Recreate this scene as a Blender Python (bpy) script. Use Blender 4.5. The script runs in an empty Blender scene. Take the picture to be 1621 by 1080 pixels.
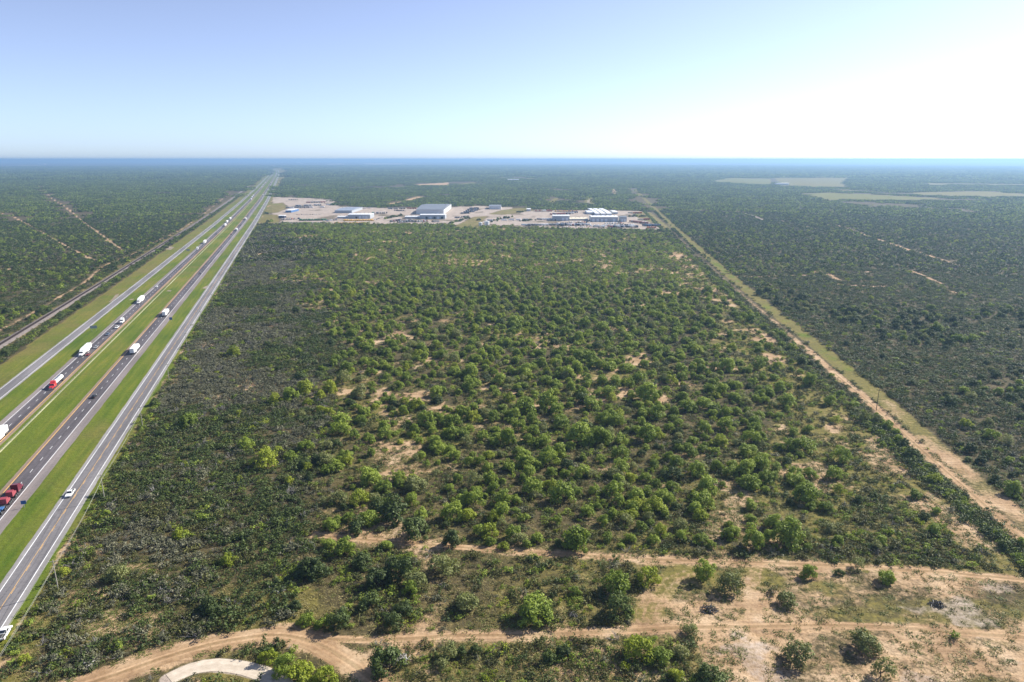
import bpy, math, random
import numpy as np
C = bpy.context.scene.collection
SC = bpy.context.scene
random.seed(7)
RNG = np.random.default_rng(11)

# ------------------------------------------------------------------ camera, sky, sun, exposure
F, HOR, H = 1080.0, 252.3, 123.6                 # focal length (photo pixels), horizon row, flying height
PITCH = math.atan((540 - HOR) / F)
cp, sp = math.cos(PITCH), math.sin(PITCH)
cam = bpy.data.cameras.new('drone_camera')
cam.lens = 36 * F / 1621; cam.sensor_width = 36; cam.clip_start = 1; cam.clip_end = 200000
cam_o = bpy.data.objects.new('drone_camera', cam); C.objects.link(cam_o)
cam_o.location = (0, 0, H); cam_o.rotation_euler = (math.pi / 2 - PITCH, 0, 0)
SC.camera = cam_o

SUN_AZ, SUN_EL = math.radians(58), math.radians(35)   # clockwise from the view direction
world = bpy.data.worlds.new('World'); SC.world = world; world.use_nodes = True
wn = world.node_tree; wn.nodes.clear()
sky = wn.nodes.new('ShaderNodeTexSky'); sky.sky_type = 'NISHITA'; sky.sun_disc = False
sky.sun_elevation = SUN_EL; sky.sun_rotation = SUN_AZ
sky.altitude = 200; sky.air_density = 0.6; sky.dust_density = 0.5; sky.ozone_density = 8.0
bg = wn.nodes.new('ShaderNodeBackground'); bg.inputs['Strength'].default_value = 0.15
wo = wn.nodes.new('ShaderNodeOutputWorld')
wb = wn.nodes.new('ShaderNodeMix'); wb.data_type = 'RGBA'; wb.blend_type = 'MULTIPLY'      # white balance of the whole sky
wb.inputs[0].default_value = 1.0; wb.inputs[7].default_value = (1.04, 1.0, 0.99, 1)
hs = wn.nodes.new('ShaderNodeHueSaturation'); hs.inputs['Saturation'].default_value = 0.72; hs.inputs['Value'].default_value = 0.72      # milky, humid air
wn.links.new(sky.outputs[0], hs.inputs['Color']); wn.links.new(hs.outputs[0], wb.inputs[6]); wn.links.new(wb.outputs[2], bg.inputs[0]); wn.links.new(bg.outputs[0], wo.inputs[0])
sl = bpy.data.lights.new('sun', 'SUN'); sl.energy = 5.0; sl.angle = math.radians(0.53); sl.color = (1.0, 0.94, 0.83)
so = bpy.data.objects.new('sun', sl); C.objects.link(so)
so.rotation_euler = (math.pi / 2 - SUN_EL, 0, math.pi - SUN_AZ)
so.location = (400, 200, 400)
SC.view_settings.view_transform = 'Standard'; SC.view_settings.look = 'None'
SC.view_settings.exposure = 0.92; SC.view_settings.gamma = 1.0; SC.view_settings.use_curve_mapping = False
SC.render.engine = 'CYCLES'
cy = SC.cycles
cy.use_denoising = True; cy.max_bounces = 5; cy.diffuse_bounces = 2; cy.glossy_bounces = 2
cy.transmission_bounces = 2; cy.volume_bounces = 0; cy.transparent_max_bounces = 4
cy.caustics_reflective = False; cy.caustics_refractive = False

HAZE_DENSITY = 1.05e-4

# ------------------------------------------------------------------ geometry of the place
def G(u, v):
    """ground point seen at a pixel of the 1621x1080 photograph"""
    r = (u - 810.5) / F; d = (v - 540) / F; den = sp + d * cp
    return (H * r / den, H * (cp - d * sp) / den)
def GA(pts): return np.array([G(*p) for p in pts], float)
def P(x, y, z=0.0):
    dep = np.maximum(y * cp - (z - H) * sp, 1e-3)
    return 810.5 + F * x / dep, 540 - F * (y * sp + (z - H) * cp) / dep
YAW = math.radians(-17.0)
RT = np.array([math.sin(YAW), math.cos(YAW)]); RN = np.array([math.cos(YAW), -math.sin(YAW)])
_ds = [0, 1500, 2300, 3150, 4600, 6400, 8500, 11000, 13500, 20000]
_dd = [0, 0, -5, -15, -35, -60, -115, -310, -560, -1300]
def shift(s): return np.interp(s, _ds, _dd)
def road_xy(n, s):
    return (n + shift(s)) * RN[0] + s * RT[0], (n + shift(s)) * RN[1] + s * RT[1]
def road_ns(x, y):
    s = x * RT[0] + y * RT[1]
    return x * RN[0] + y * RN[1] - shift(s), s

# ------------------------------------------------------------------ numpy noise
_perm = np.random.default_rng(3).random((512, 512))
def vnoise(x, y):
    xi = np.floor(x).astype(int); yi = np.floor(y).astype(int); fx = x - xi; fy = y - yi
    fx = fx * fx * (3 - 2 * fx); fy = fy * fy * (3 - 2 * fy)
    g = lambda a, b: _perm[a & 511, b & 511]
    return (g(xi, yi) * (1 - fx) + g(xi + 1, yi) * fx) * (1 - fy) + (g(xi, yi + 1) * (1 - fx) + g(xi + 1, yi + 1) * fx) * fy
def fbm(x, y, scale, octv=4, ox=0.0):
    a = 0; amp = 1; tot = 0; k = 1.0 / scale
    for i in range(octv):
        a = a + amp * vnoise(x * k + 17.3 * i + ox, y * k + 9.1 * i + ox * 1.7); tot += amp; amp *= 0.5; k *= 2.03
    return a / tot
def seg_dist(x, y, pts):
    d = np.full(np.shape(x), 1e9)
    for a, b in zip(pts[:-1], pts[1:]):
        vx, vy = b - a; L2 = vx * vx + vy * vy + 1e-9
        t = np.clip(((x - a[0]) * vx + (y - a[1]) * vy) / L2, 0, 1)
        d = np.minimum(d, np.hypot(x - a[0] - t * vx, y - a[1] - t * vy))
    return d
def poly_sd(x, y, pts):
    """signed distance, positive inside"""
    pts = np.asarray(pts); inside = np.zeros(np.shape(x), bool); n = len(pts)
    for i in range(n):
        a, b = pts[i], pts[(i + 1) % n]
        c = ((a[1] > y) != (b[1] > y)) & (x < (b[0] - a[0]) * (y - a[1]) / (b[1] - a[1] + 1e-12) + a[0])
        inside ^= c
    d = seg_dist(x, y, np.vstack([pts, pts[:1]]))
    return np.where(inside, d, -d)
def smooth(a, b, x):
    t = np.clip((x - a) / (b - a), 0, 1); return t * t * (3 - 2 * t)
def resample(pts, step):
    pts = np.asarray(pts, float)
    # Catmull-Rom through the points
    q = np.vstack([2 * pts[0] - pts[1], pts, 2 * pts[-1] - pts[-2]]); out = []
    for i in range(1, len(q) - 2):
        L = np.linalg.norm(q[i + 1] - q[i]); m = max(2, int(L / step))
        t = np.linspace(0, 1, m, endpoint=False)[:, None]
        out.append(0.5 * (2 * q[i] + (q[i + 1] - q[i - 1]) * t + (2 * q[i - 1] - 5 * q[i] + 4 * q[i + 1] - q[i + 2]) * t ** 2
                          + (3 * q[i] - q[i - 1] - 3 * q[i + 1] + q[i + 2]) * t ** 3))
    return np.vstack(out + [pts[-1:]])

# tracks, fields and yards, laid out on the ground
TRACKS = {  # name: (pixel polyline, half width m)
    'upper': ([(500, 846), (545, 852), (600, 856), (700, 864), (800, 872), (900, 878), (1000, 884), (1100, 888), (1200, 891), (1330, 896), (1480, 905), (1600, 916), (1720, 926)], 2.1),
    'lower': ([(470, 1008), (560, 1013), (650, 1011), (720, 1006), (800, 1006), (900, 1003), (1000, 998), (1100, 993), (1200, 992), (1300, 990), (1400, 993), (1500, 1000), (1640, 1010)], 2.0),
    'access': ([(60, 1110), (140, 1082), (200, 1062), (260, 1041), (330, 1021), (400, 1008), (450, 1006), (500, 1018), (540, 1040), (575, 1064), (606, 1092), (640, 1140)], 4.4),
    'cross': ([(1197, 900), (1190, 950), (1195, 1000), (1196, 1050), (1200, 1120)], 3.4),
    'corridor': ([(998, 299), (1040, 343), (1100, 400), (1180, 470), (1250, 530), (1320, 590), (1390, 650), (1450, 705), (1530, 775), (1621, 855), (1760, 980)], 2.5),
    'hedge_side': ([(1425, 752), (1500, 812), (1560, 862), (1612, 908), (1640, 930)], 1.1),
    'rail_side': ([(-40, 543), (0, 523), (48, 498), (94, 471), (140, 443), (163, 422), (208, 404), (241, 385.6), (308, 349), (370, 301)], 2.2),
    'left_far': ([(60, 295), (82, 314), (102, 326.6), (126, 347), (148, 363), (195, 398)], 2.4),
    'left_near': ([(-60, 330), (0, 337.6), (16, 341), (28, 347), (44, 356), (64.5, 367.5), (91, 382), (116, 396), (150, 413)], 2.0),
    'right_far': ([(1297, 354.5), (1339, 360), (1374, 374), (1402, 383), (1437, 395), (1473, 405.5), (1518, 421)], 2.8),
}
TR = {k: resample(GA(p), 6.0) for k, (p, w) in TRACKS.items()}
GRAVEL = resample(GA([(268, 1075), (300, 1060), (340, 1053), (390, 1059), (430, 1073), (462, 1100), (480, 1130)]), 3.0)
RUTS = [resample(GA(p), 3.0) for p in ([(1088, 903), (1052, 918), (1028, 950), (1014, 990)], [(1102, 907), (1070, 920), (1045, 950), (1032, 985)], [(1188, 900), (1184, 980), (1186, 1080)], [(1204, 900), (1202, 980), (1207, 1080)], [(1108, 992), (1140, 1015), (1160, 1060)])]
HEDGE = resample(GA([(1005, 318), (1030, 345), (1090, 403), (1180, 488), (1250, 556), (1320, 622), (1400, 693), (1480, 763), (1560, 834), (1640, 904), (1760, 1010)]), 8.0)
CORR = GA([(998, 299), (1100, 400), (1180, 470), (1250, 530), (1320, 590), (1390, 650), (1450, 705), (1530, 775), (1621, 855), (1760, 980)])
STRIP = resample(GA([(1004, 299), (1050, 343), (1113, 400), (1196, 470), (1272, 530), (1345, 590), (1418, 650), (1478, 703), (1552, 768), (1640, 842), (1790, 970)]), 8.0)
CLEARING = GA([(1000, 893), (1120, 895), (1330, 901), (1480, 912), (1640, 922), (1800, 940), (2000, 1250), (1060, 1250), (1120, 1085), (1100, 1010), (1000, 1004), (1004, 960), (1040, 915)])
YARD = GA([(431, 312), (492, 313.4), (527, 316), (537, 327), (600, 329), (664, 328.5), (720, 326), (770, 326), (800, 328), (850, 332), (1000, 333.5), (1028, 336), (1060, 361), (1042, 364), (900, 362), (760, 358), (700, 355), (440, 354.5), (428, 354)])
YARD_GRASS = [GA(p) for p in ([(424, 323), (448, 321), (455, 329), (440, 336.5), (418, 337)], [(416, 340), (440, 340), (442, 353), (408, 354)], [(770, 340), (790, 334), (818, 329.5), (850, 331), (830, 335.5), (800, 340)], [(716, 360), (733, 352), (752, 343), (772, 342), (763, 351), (758, 362)], [(1004, 335), (1028, 335.5), (1062, 362), (1050, 363), (1030, 352), (1010, 345)])]
FIELDS = [(GA(p), c) for p, c in (
    ([(401, 295.6), (416, 281.5), (428, 274), (435, 269.6), (434, 266), (422, 262), (436, 261.6), (442, 263), (452, 266.7), (456, 272), (452, 280), (444, 290), (438, 296)], 1),
    ([(1270, 307), (1310, 305), (1400, 309), (1500, 315), (1400, 317.4), (1310, 317)], 0), ([(1441, 305), (1560, 303), (1640, 308.7), (1640, 312.5), (1459, 310.5)], 1),
    ([(1124, 287.5), (1156, 282), (1219, 283), (1222, 293), (1191, 292)], 0), ([(1226, 282), (1349, 281.5), (1332, 290), (1339, 297), (1240, 295)], 1),
    ([(1469, 290), (1660, 292.5), (1660, 294), (1469, 292.6)], 1), ([(1325, 300.2), (1392, 303), (1392, 304.4), (1325, 302)], 1),
    ([(926, 313.8), (938.4, 313.8), (939, 325), (925, 325)], 0), ([(653, 292.5), (710, 289), (712, 294), (660, 294.3)], 2), ([(713, 293.4), (749, 288.6), (756, 290), (735, 293.5)], 0),
    ([(28, 261.4), (64, 261.4), (64, 262.8), (28, 262.8)], 1), ([(69, 273.2), (81, 272.8), (81, 275), (69, 275.2)], 2),
    ([(359, 268.2), (394, 268.2), (394, 269.8), (359, 269.8)], 1), ([(257, 258.4), (312, 258.4), (312, 259.4), (257, 259.4)], 1),
    ([(321, 288.5), (345.5, 288.5), (345.5, 289.8), (321, 289.8)], 1), ([(518, 259.4), (544, 259.4), (544, 260.4), (518, 260.4)], 3),
    ([(578, 259), (640, 259), (640, 260.2), (578, 260.2)], 3), ([(744, 271.4), (762, 271.4), (762, 272.6), (744, 272.6)], 3),
    ([(711, 275.4), (737, 275.4), (737, 276.8), (711, 276.8)], 1), ([(930, 315), (933.4, 315), (933.6, 324), (930, 324)], 3),
    ([(786, 281), (846, 282.4), (846, 283.8), (786, 282.2)], 1), ([(822, 293), (832, 293), (832, 294), (822, 294)], 1))]
STREAKS = [(resample(GA(p), 12), w, c) for p, w, c in (
    ([(617, 323.5), (640, 319), (656, 314), (668, 311.5)], 11, 2), ([(870, 322), (881, 314)], 8, 0), ([(1170, 437), (1200, 438), (1279, 435.5)], 2.6, 2),
    ([(1311, 434), (1318, 438), (1328, 444)], 3.2, 2), ([(1328, 450), (1345, 452), (1404, 454)], 3.2, 2), ([(1356, 432), (1380, 430), (1406, 430)], 2.5, 2),
    ([(1174, 337), (1190, 341), (1206, 348)], 5, 3), ([(60, 359), (80, 356), (102, 352)], 3, 2), ([(1440, 428), (1460, 436), (1490, 450)], 3.0, 2), ([(1500, 460), (1530, 468)], 3.0, 2),
    ([(968, 298), (976, 307)], 9, 1), ([(1230, 348), (1262, 356), (1290, 362)], 3, 2), ([(0, 425), (14, 427)], 3, 2), ([(190, 284), (300, 282)], 9, 1), ([(600, 284), (660, 282.6)], 12, 1), ([(820, 315), (900, 318)], 5, 0), ([(620, 313), (700, 309)], 6, 0))]

# ------------------------------------------------------------------ materials
def nd(nt, t, **kw):
    n = nt.nodes.new(t)
    for k, v in kw.items(): setattr(n, k, v)
    return n
def base_mat(name):
    m = bpy.data.materials.new(name); m.use_nodes = True; nt = m.node_tree; nt.nodes.clear()
    out = nd(nt, 'ShaderNodeOutputMaterial'); b = nd(nt, 'ShaderNodeBsdfPrincipled')
    nt.links.new(b.outputs[0], out.inputs[0]); return m, nt, b, out
def noise(nt, vec, scale, detail=4.0, rough=0.55):
    n = nd(nt, 'ShaderNodeTexNoise'); n.inputs['Scale'].default_value = scale; n.inputs['Detail'].default_value = detail
    n.inputs['Roughness'].default_value = rough
    if vec is not None: nt.links.new(vec, n.inputs['Vector'])
    return n.outputs['Fac']
def ramp(nt, fac, stops):
    r = nd(nt, 'ShaderNodeValToRGB'); e = r.color_ramp.elements
    while len(e) < len(stops): e.new(0.5)
    for i, (p, c) in enumerate(stops):
        e[i].position = p; e[i].color = (*c, 1) if len(c) == 3 else c
    nt.links.new(fac, r.inputs[0]); return r.outputs[0]
def mix(nt, fac, a, b, mode='MIX'):
    m = nd(nt, 'ShaderNodeMix', data_type='RGBA', blend_type=mode)
    for s, v in ((m.inputs[0], fac), (m.inputs[6], a), (m.inputs[7], b)):
        if hasattr(v, 'node'): nt.links.new(v, s)
        elif isinstance(v, (int, float)): s.default_value = v
        else: s.default_value = (*v, 1)
    return m.outputs[2]
def mth(nt, op, a, b=0.0, c=None, clamp=False):
    m = nd(nt, 'ShaderNodeMath', operation=op, use_clamp=clamp)
    for s, v in zip(m.inputs, (a, b, c)):
        if v is None: continue
        if hasattr(v, 'node'): nt.links.new(v, s)
        else: s.default_value = v
    return m.outputs[0]
def mapped(nt, src, scale):
    m = nd(nt, 'ShaderNodeMapping'); m.inputs['Scale'].default_value = scale
    nt.links.new(src, m.inputs[0]); return m.outputs[0]
MC = {}
def paint(name, col, rough=0.5, metal=0.0, var=0.12, scale=0.6, spec=0.5):
    """a plain material with soft mottling and wear"""
    if name in MC: return MC[name]
    m, nt, b, o = base_mat(name)
    tc = nd(nt, 'ShaderNodeTexCoord')
    f = noise(nt, tc.outputs['Object'], scale, 5)
    lo = tuple(c * (1 - var) for c in col); hi = tuple(min(1, c * (1 + var)) for c in col)
    nt.links.new(ramp(nt, f, [(0.3, lo), (0.7, hi)]), b.inputs['Base Color'])
    b.inputs['Roughness'].default_value = rough; b.inputs['Metallic'].default_value = metal
    b.inputs['Specular IOR Level'].default_value = spec
    MC[name] = m; return m
def foliage_mat(name, lo, mid, hi, trans=0.25):
    m, nt, b, out = base_mat(name)
    geo = nd(nt, 'ShaderNodeNewGeometry'); oi = nd(nt, 'ShaderNodeObjectInfo')
    fac = mth(nt, 'ADD', mth(nt, 'MULTIPLY', geo.outputs['Random Per Island'], 0.45), mth(nt, 'MULTIPLY', oi.outputs['Random'], 0.55))
    col = ramp(nt, fac, [(0.12, lo), (0.5, mid), (0.9, hi)])
    nt.links.new(col, b.inputs['Base Color']); b.inputs['Roughness'].default_value = 0.62
    b.inputs['Specular IOR Level'].default_value = 0.25
    t = nd(nt, 'ShaderNodeBsdfTranslucent'); nt.links.new(mix(nt, 0.6, col, (1.0, 1.0, 0.35), 'MULTIPLY'), t.inputs[0])
    mx = nd(nt, 'ShaderNodeMixShader'); mx.inputs[0].default_value = trans
    nt.links.new(b.outputs[0], mx.inputs[1]); nt.links.new(t.outputs[0], mx.inputs[2]); nt.links.new(mx.outputs[0], out.inputs[0])
    return m

def soil_nodes(nt, pos, pale=False):
    f1 = noise(nt, pos, 0.09, 6); f2 = noise(nt, pos, 1.1, 5, 0.65)
    c = ramp(nt, f1, [(0.3, (0.29, 0.185, 0.105)), (0.52, (0.44, 0.305, 0.185)), (0.72, (0.56, 0.42, 0.28))])
    if pale: c = ramp(nt, f1, [(0.3, (0.29, 0.235, 0.19)), (0.55, (0.40, 0.335, 0.285)), (0.75, (0.53, 0.46, 0.40))])
    return mix(nt, 0.75, c, ramp(nt, f2, [(0.3, (0.62, 0.58, 0.55)), (0.55, (1, 1, 1)), (0.75, (1.15, 1.12, 1.08))]), 'MULTIPLY')

def ground_material():
    m, nt, b, out = base_mat('ground_cover')
    g = nd(nt, 'ShaderNodeNewGeometry'); pos = g.outputs['Position']
    at = nd(nt, 'ShaderNodeAttribute'); at.attribute_name = 'cover'
    sep = nd(nt, 'ShaderNodeSeparateColor'); nt.links.new(at.outputs['Color'], sep.inputs[0])
    fine = noise(nt, pos, 0.55, 6, 0.7); mid = noise(nt, pos, 0.06, 5, 0.6); big = noise(nt, pos, 0.012, 4)
    def mask(ch, amp=0.9, w=0.16):
        a = mth(nt, 'ADD', ch, mth(nt, 'MULTIPLY', mth(nt, 'SUBTRACT', mth(nt, 'ADD', mth(nt, 'MULTIPLY', fine, 0.6), mth(nt, 'MULTIPLY', mid, 0.4)), 0.5), amp))
        r = nd(nt, 'ShaderNodeMapRange', interpolation_type='SMOOTHSTEP'); nt.links.new(a, r.inputs[0])
        r.inputs[1].default_value = 0.5 - w; r.inputs[2].default_value = 0.5 + w; return r.outputs[0]
    litter = ramp(nt, mth(nt, 'ADD', mth(nt, 'MULTIPLY', fine, 0.6), mth(nt, 'MULTIPLY', mid, 0.4)),
                  [(0.32, (0.040, 0.038, 0.018)), (0.5, (0.080, 0.066, 0.032)), (0.68, (0.160, 0.118, 0.066))])
    soil = soil_nodes(nt, pos)
    st = noise(nt, mapped(nt, pos, (0.05, 0.9, 1)), 1.0, 4, 0.6)
    dry = mix(nt, mid, (0.105, 0.102, 0.026), (0.25, 0.205, 0.070)); dry = mix(nt, 0.7, dry, ramp(nt, fine, [(0.3, (0.36, 0.40, 0.36)), (0.5, (0.85, 0.86, 0.8)), (0.68, (1.25, 1.18, 1.05))]), 'MULTIPLY')
    rot = nd(nt, 'ShaderNodeMapping'); rot.inputs['Rotation'].default_value = (0, 0, math.radians(-17)); nt.links.new(pos, rot.inputs[0])
    mow = noise(nt, mapped(nt, rot.outputs[0], (0.35, 0.02, 1)), 1.0, 4, 0.6)
    gr = ramp(nt, mth(nt, 'ADD', mth(nt, 'MULTIPLY', mow, 0.5), mth(nt, 'MULTIPLY', big, 0.5)), [(0.36, (0.062, 0.105, 0.010)), (0.5, (0.108, 0.142, 0.016)), (0.66, (0.190, 0.180, 0.030))])
    gr = mix(nt, 0.6, gr, ramp(nt, fine, [(0.3, (0.6, 0.62, 0.6)), (0.6, (1.1, 1.1, 1.0))]), 'MULTIPLY')
    stk = ramp(nt, st, [(0.34, (0.70, 0.68, 0.66)), (0.5, (0.98, 0.98, 0.98)), (0.66, (1.12, 1.10, 1.06))])
    soil = mix(nt, 0.8, soil, stk, 'MULTIPLY'); dry = mix(nt, 0.8, dry, stk, 'MULTIPLY')
    col = mix(nt, mask(sep.outputs[2], 1.1), litter, dry)
    col = mix(nt, mask(sep.outputs[1], 0.35, 0.2), col, gr)
    col = mix(nt, mask(sep.outputs[0], 1.15), col, soil)
    col = mix(nt, mask(at.outputs['Alpha'], 0.7), col, soil_nodes(nt, pos, True))
    nt.links.new(col, b.inputs['Base Color']); b.inputs['Roughness'].default_value = 0.95; b.inputs['Specular IOR Level'].default_value = 0.1
    bp = nd(nt, 'ShaderNodeBump'); bp.inputs['Strength'].default_value = 0.7; bp.inputs['Distance'].default_value = 0.5
    nt.links.new(fine, bp.inputs['Height']); nt.links.new(bp.outputs[0], b.inputs['Normal'])
    return m

def dirt_material(name, pale=False):
    m, nt, b, out = base_mat(name)
    g = nd(nt, 'ShaderNodeNewGeometry'); uv = nd(nt, 'ShaderNodeUVMap'); uv.uv_map = 'UVMap'
    c = soil_nodes(nt, g.outputs['Position'], pale)
    ruts = noise(nt, mapped(nt, uv.outputs[0], (0.9, 0.02, 1)), 1.0, 3, 0.6)
    c = mix(nt, 0.55, c, ramp(nt, ruts, [(0.35, (0.74, 0.68, 0.62)), (0.55, (1, 1, 1)), (0.7, (1.14, 1.12, 1.1))]), 'MULTIPLY')
    sx = nd(nt, 'ShaderNodeSeparateXYZ'); nt.links.new(uv.outputs[0], sx.inputs[0])      # two wheel paths and a rougher middle
    wob = mth(nt, 'ADD', mth(nt, 'ABSOLUTE', sx.outputs[0]), mth(nt, 'MULTIPLY', mth(nt, 'SUBTRACT', ruts, 0.5), 1.2))
    c = mix(nt, 0.8, c, ramp(nt, mth(nt, 'MULTIPLY', wob, 0.33), [(0.08, (0.66, 0.66, 0.58)), (0.2, (0.88, 0.86, 0.82)), (0.28, (1.14, 1.12, 1.10)), (0.36, (1.10, 1.08, 1.06)), (0.5, (0.82, 0.80, 0.76))]), 'MULTIPLY')
    nt.links.new(c, b.inputs['Base Color']); b.inputs['Roughness'].default_value = 0.95; b.inputs['Specular IOR Level'].default_value = 0.1
    return m

def asphalt_material(name, col, tracks=0.25, patches=0.15):
    m, nt, b, out = base_mat(name)
    uv = nd(nt, 'ShaderNodeUVMap'); uv.uv_map = 'UVMap'; g = nd(nt, 'ShaderNodeNewGeometry')
    f = noise(nt, mapped(nt, uv.outputs[0], (0.8, 0.012, 1)), 1.0, 5, 0.6); f2 = noise(nt, g.outputs['Position'], 0.6, 5, 0.7)
    f3 = noise(nt, mapped(nt, uv.outputs[0], (0.12, 0.02, 1)), 1.0, 2, 0.4)
    c = ramp(nt, f, [(0.3, tuple(x * (1 - tracks) for x in col)), (0.7, tuple(x * (1 + tracks) for x in col))])
    c = mix(nt, 1.0, c, ramp(nt, f2, [(0.3, (1 - patches,) * 3), (0.7, (1 + patches,) * 3)]), 'MULTIPLY')
    c = mix(nt, 1.0, c, ramp(nt, f3, [(0.35, (1 - patches,) * 3), (0.65, (1 + patches,) * 3)]), 'MULTIPLY')
    nt.links.new(c, b.inputs['Base Color']); b.inputs['Roughness'].default_value = 0.75; b.inputs['Specular IOR Level'].default_value = 0.3
    return m

# ------------------------------------------------------------------ mesh helpers
class MB:
    def __init__(s): s.v = []; s.f = []
    def add(s, v, f):
        o = len(s.v); s.v += [tuple(p) for p in v]; s.f += [tuple(i + o for i in q) for q in f]; return s
    def box(s, x0, x1, y0, y1, z0, z1, tx=0.0, ty=0.0):
        """box; tx, ty pull the top edges inward"""
        return s.add([(x0, y0, z0), (x1, y0, z0), (x1, y1, z0), (x0, y1, z0), (x0 + tx, y0 + ty, z1), (x1 - tx, y0 + ty, z1), (x1 - tx, y1 - ty, z1), (x0 + tx, y1 - ty, z1)],
                     [(3, 2, 1, 0), (4, 5, 6, 7), (0, 1, 5, 4), (1, 2, 6, 5), (2, 3, 7, 6), (3, 0, 4, 7)])
    def prof(s, pts, w, top=0.0, zt=None):
        """side outline (y,z) given widths; taper narrows points above zt"""
        n = len(pts); L = []; R = []
        for y, z in pts:
            h = w / 2 - (top if (zt is not None and z > zt) else 0.0)
            L.append((-h, y, z)); R.append((h, y, z))
        f = [tuple(range(n)), tuple(range(2 * n - 1, n - 1, -1))]
        for i in range(n):
            j = (i + 1) % n; f.append((i, i + n, j + n, j))
        return s.add(L + R, f)
    def tube(s, path, rad, k=6, cap=True):
        path = [np.array(p, float) for p in path]; n = len(path)
        rad = [rad] * n if not hasattr(rad, '__len__') else rad
        v = []; f = []
        for i, p in enumerate(path):
            t = path[min(i + 1, n - 1)] - path[max(i - 1, 0)]; t /= np.linalg.norm(t) + 1e-9
            a = np.cross(t, (0, 0, 1)) if abs(t[2]) < 0.9 else np.cross(t, (1, 0, 0)); a /= np.linalg.norm(a); b2 = np.cross(t, a)
            for j in range(k):
                q = 2 * math.pi * j / k; v.append(p + rad[i] * (math.cos(q) * a + math.sin(q) * b2))
        for i in range(n - 1):
            for j in range(k):
                j2 = (j + 1) % k; f.append((i * k + j, i * k + j2, (i + 1) * k + j2, (i + 1) * k + j))
        if cap: f += [tuple(range(k - 1, -1, -1)), tuple(range((n - 1) * k, n * k))]
        return s.add(v, f)
    def wheel(s, x, y, r, w, k=14): return s.tube([(x - w / 2, y, r), (x + w / 2, y, r)], r, k)
    def mesh(s, name, *mats):
        me = bpy.data.meshes.new(name); me.from_pydata(s.v, [], s.f); me.update()
        for m in mats: me.materials.append(m)
        return me
def link(name, me, parent=None):
    o = bpy.data.objects.new(name, me); C.objects.link(o)
    if parent: o.parent = parent
    return o
def tag(o, label=None, cat=None, group=None, kind=None):
    if label: o['label'] = label
    if cat: o['category'] = cat
    if group: o['group'] = group
    if kind: o['kind'] = kind
    return o
def thing(name, loc, rz, label, cat, group=None):
    o = link(name, None); o.location = (loc[0], loc[1], loc[2] if len(loc) > 2 else 0); o.rotation_euler = (0, 0, rz)
    o.empty_display_size = 0.5
    return tag(o, label, cat, group)
def struct(name, me, parent=None):
    o = link(name, me, parent)
    if parent is None: o['kind'] = 'structure'
    return o
def grid_mesh(name, X, Y, Z, mats, uv=None):
    """X, Y, Z: (rows, cols) arrays"""
    r, c = X.shape; v = np.stack([X, Y, Z], -1).reshape(-1, 3).astype(np.float32)
    i = np.arange((r - 1) * c).reshape(r - 1, c)[:, :-1].ravel()
    q = np.stack([i, i + 1, i + c + 1, i + c], 1).astype(np.int32)
    me = bpy.data.meshes.new(name); me.vertices.add(len(v)); me.vertices.foreach_set('co', v.ravel())
    me.loops.add(q.size); me.loops.foreach_set('vertex_index', q.ravel())
    me.polygons.add(len(q)); me.polygons.foreach_set('loop_start', np.arange(0, q.size, 4, dtype=np.int32))
    me.update(calc_edges=True)
    if uv is not None:
        l = me.uv_layers.new(name='UVMap'); t = np.stack([uv[0].ravel()[q.ravel()], uv[1].ravel()[q.ravel()]], -1)
        l.data.foreach_set('uv', t.astype(np.float32).ravel())
    for m in mats: me.materials.append(m)
    return me
SS = np.unique(np.concatenate([np.arange(60, 1500, 20), np.arange(1500, 5000, 60), np.arange(5000, 15001, 200)])).astype(float)
def road_strip(name, n0, n1, z, mat, parent=None, s0=60, s1=15000, cols=None, rag=0.0):
    ss = SS[(SS >= s0) & (SS <= s1)]; nn = np.linspace(n0, n1, cols or 2)
    if rag: ss = np.unique(np.concatenate([np.arange(60, 800, 2.5), ss]))
    S, N = np.meshgrid(ss, nn, indexing='ij')
    if rag: N = N + np.stack([(fbm(ss, ss * 0 + n0, 7, 4) - .5) * 2 * rag, (fbm(ss, ss * 0 + n1, 7, 4) - .5) * 2 * rag], 1)
    X, Y = road_xy(N, S)
    return struct(name, grid_mesh(name, X, Y, np.full_like(X, z), [mat], (N, S)), parent)
def ribbon(name, pts, hw, z, mat, ragged=0.5, seed=0, parent=None):
    pts = np.asarray(pts); t = np.gradient(pts, axis=0); t /= np.linalg.norm(t, axis=1)[:, None] + 1e-9
    nrm = np.stack([t[:, 1], -t[:, 0]], 1); rg = np.random.default_rng(seed)
    s = np.concatenate([[0], np.cumsum(np.linalg.norm(np.diff(pts, axis=0), axis=1))])
    rows = []
    W = np.array([-1, -0.5, 0, 0.5, 1.0])
    jl = (fbm(s, s * 0 + seed, 9, 4) - 0.5) * 3 * ragged; jr = (fbm(s, s * 0 + seed + 50, 9, 4) - 0.5) * 3 * ragged
    off = W[None] * hw + np.stack([jl, jl * 0.3, jl * 0, jr * 0.3, jr], 1)
    X = pts[:, :1] + nrm[:, :1] * off; Y = pts[:, 1:] + nrm[:, 1:] * off
    return struct(name, grid_mesh(name, X, Y, np.full_like(X, z), [mat], (off, np.repeat(s[:, None], 5, 1))), parent)

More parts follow.
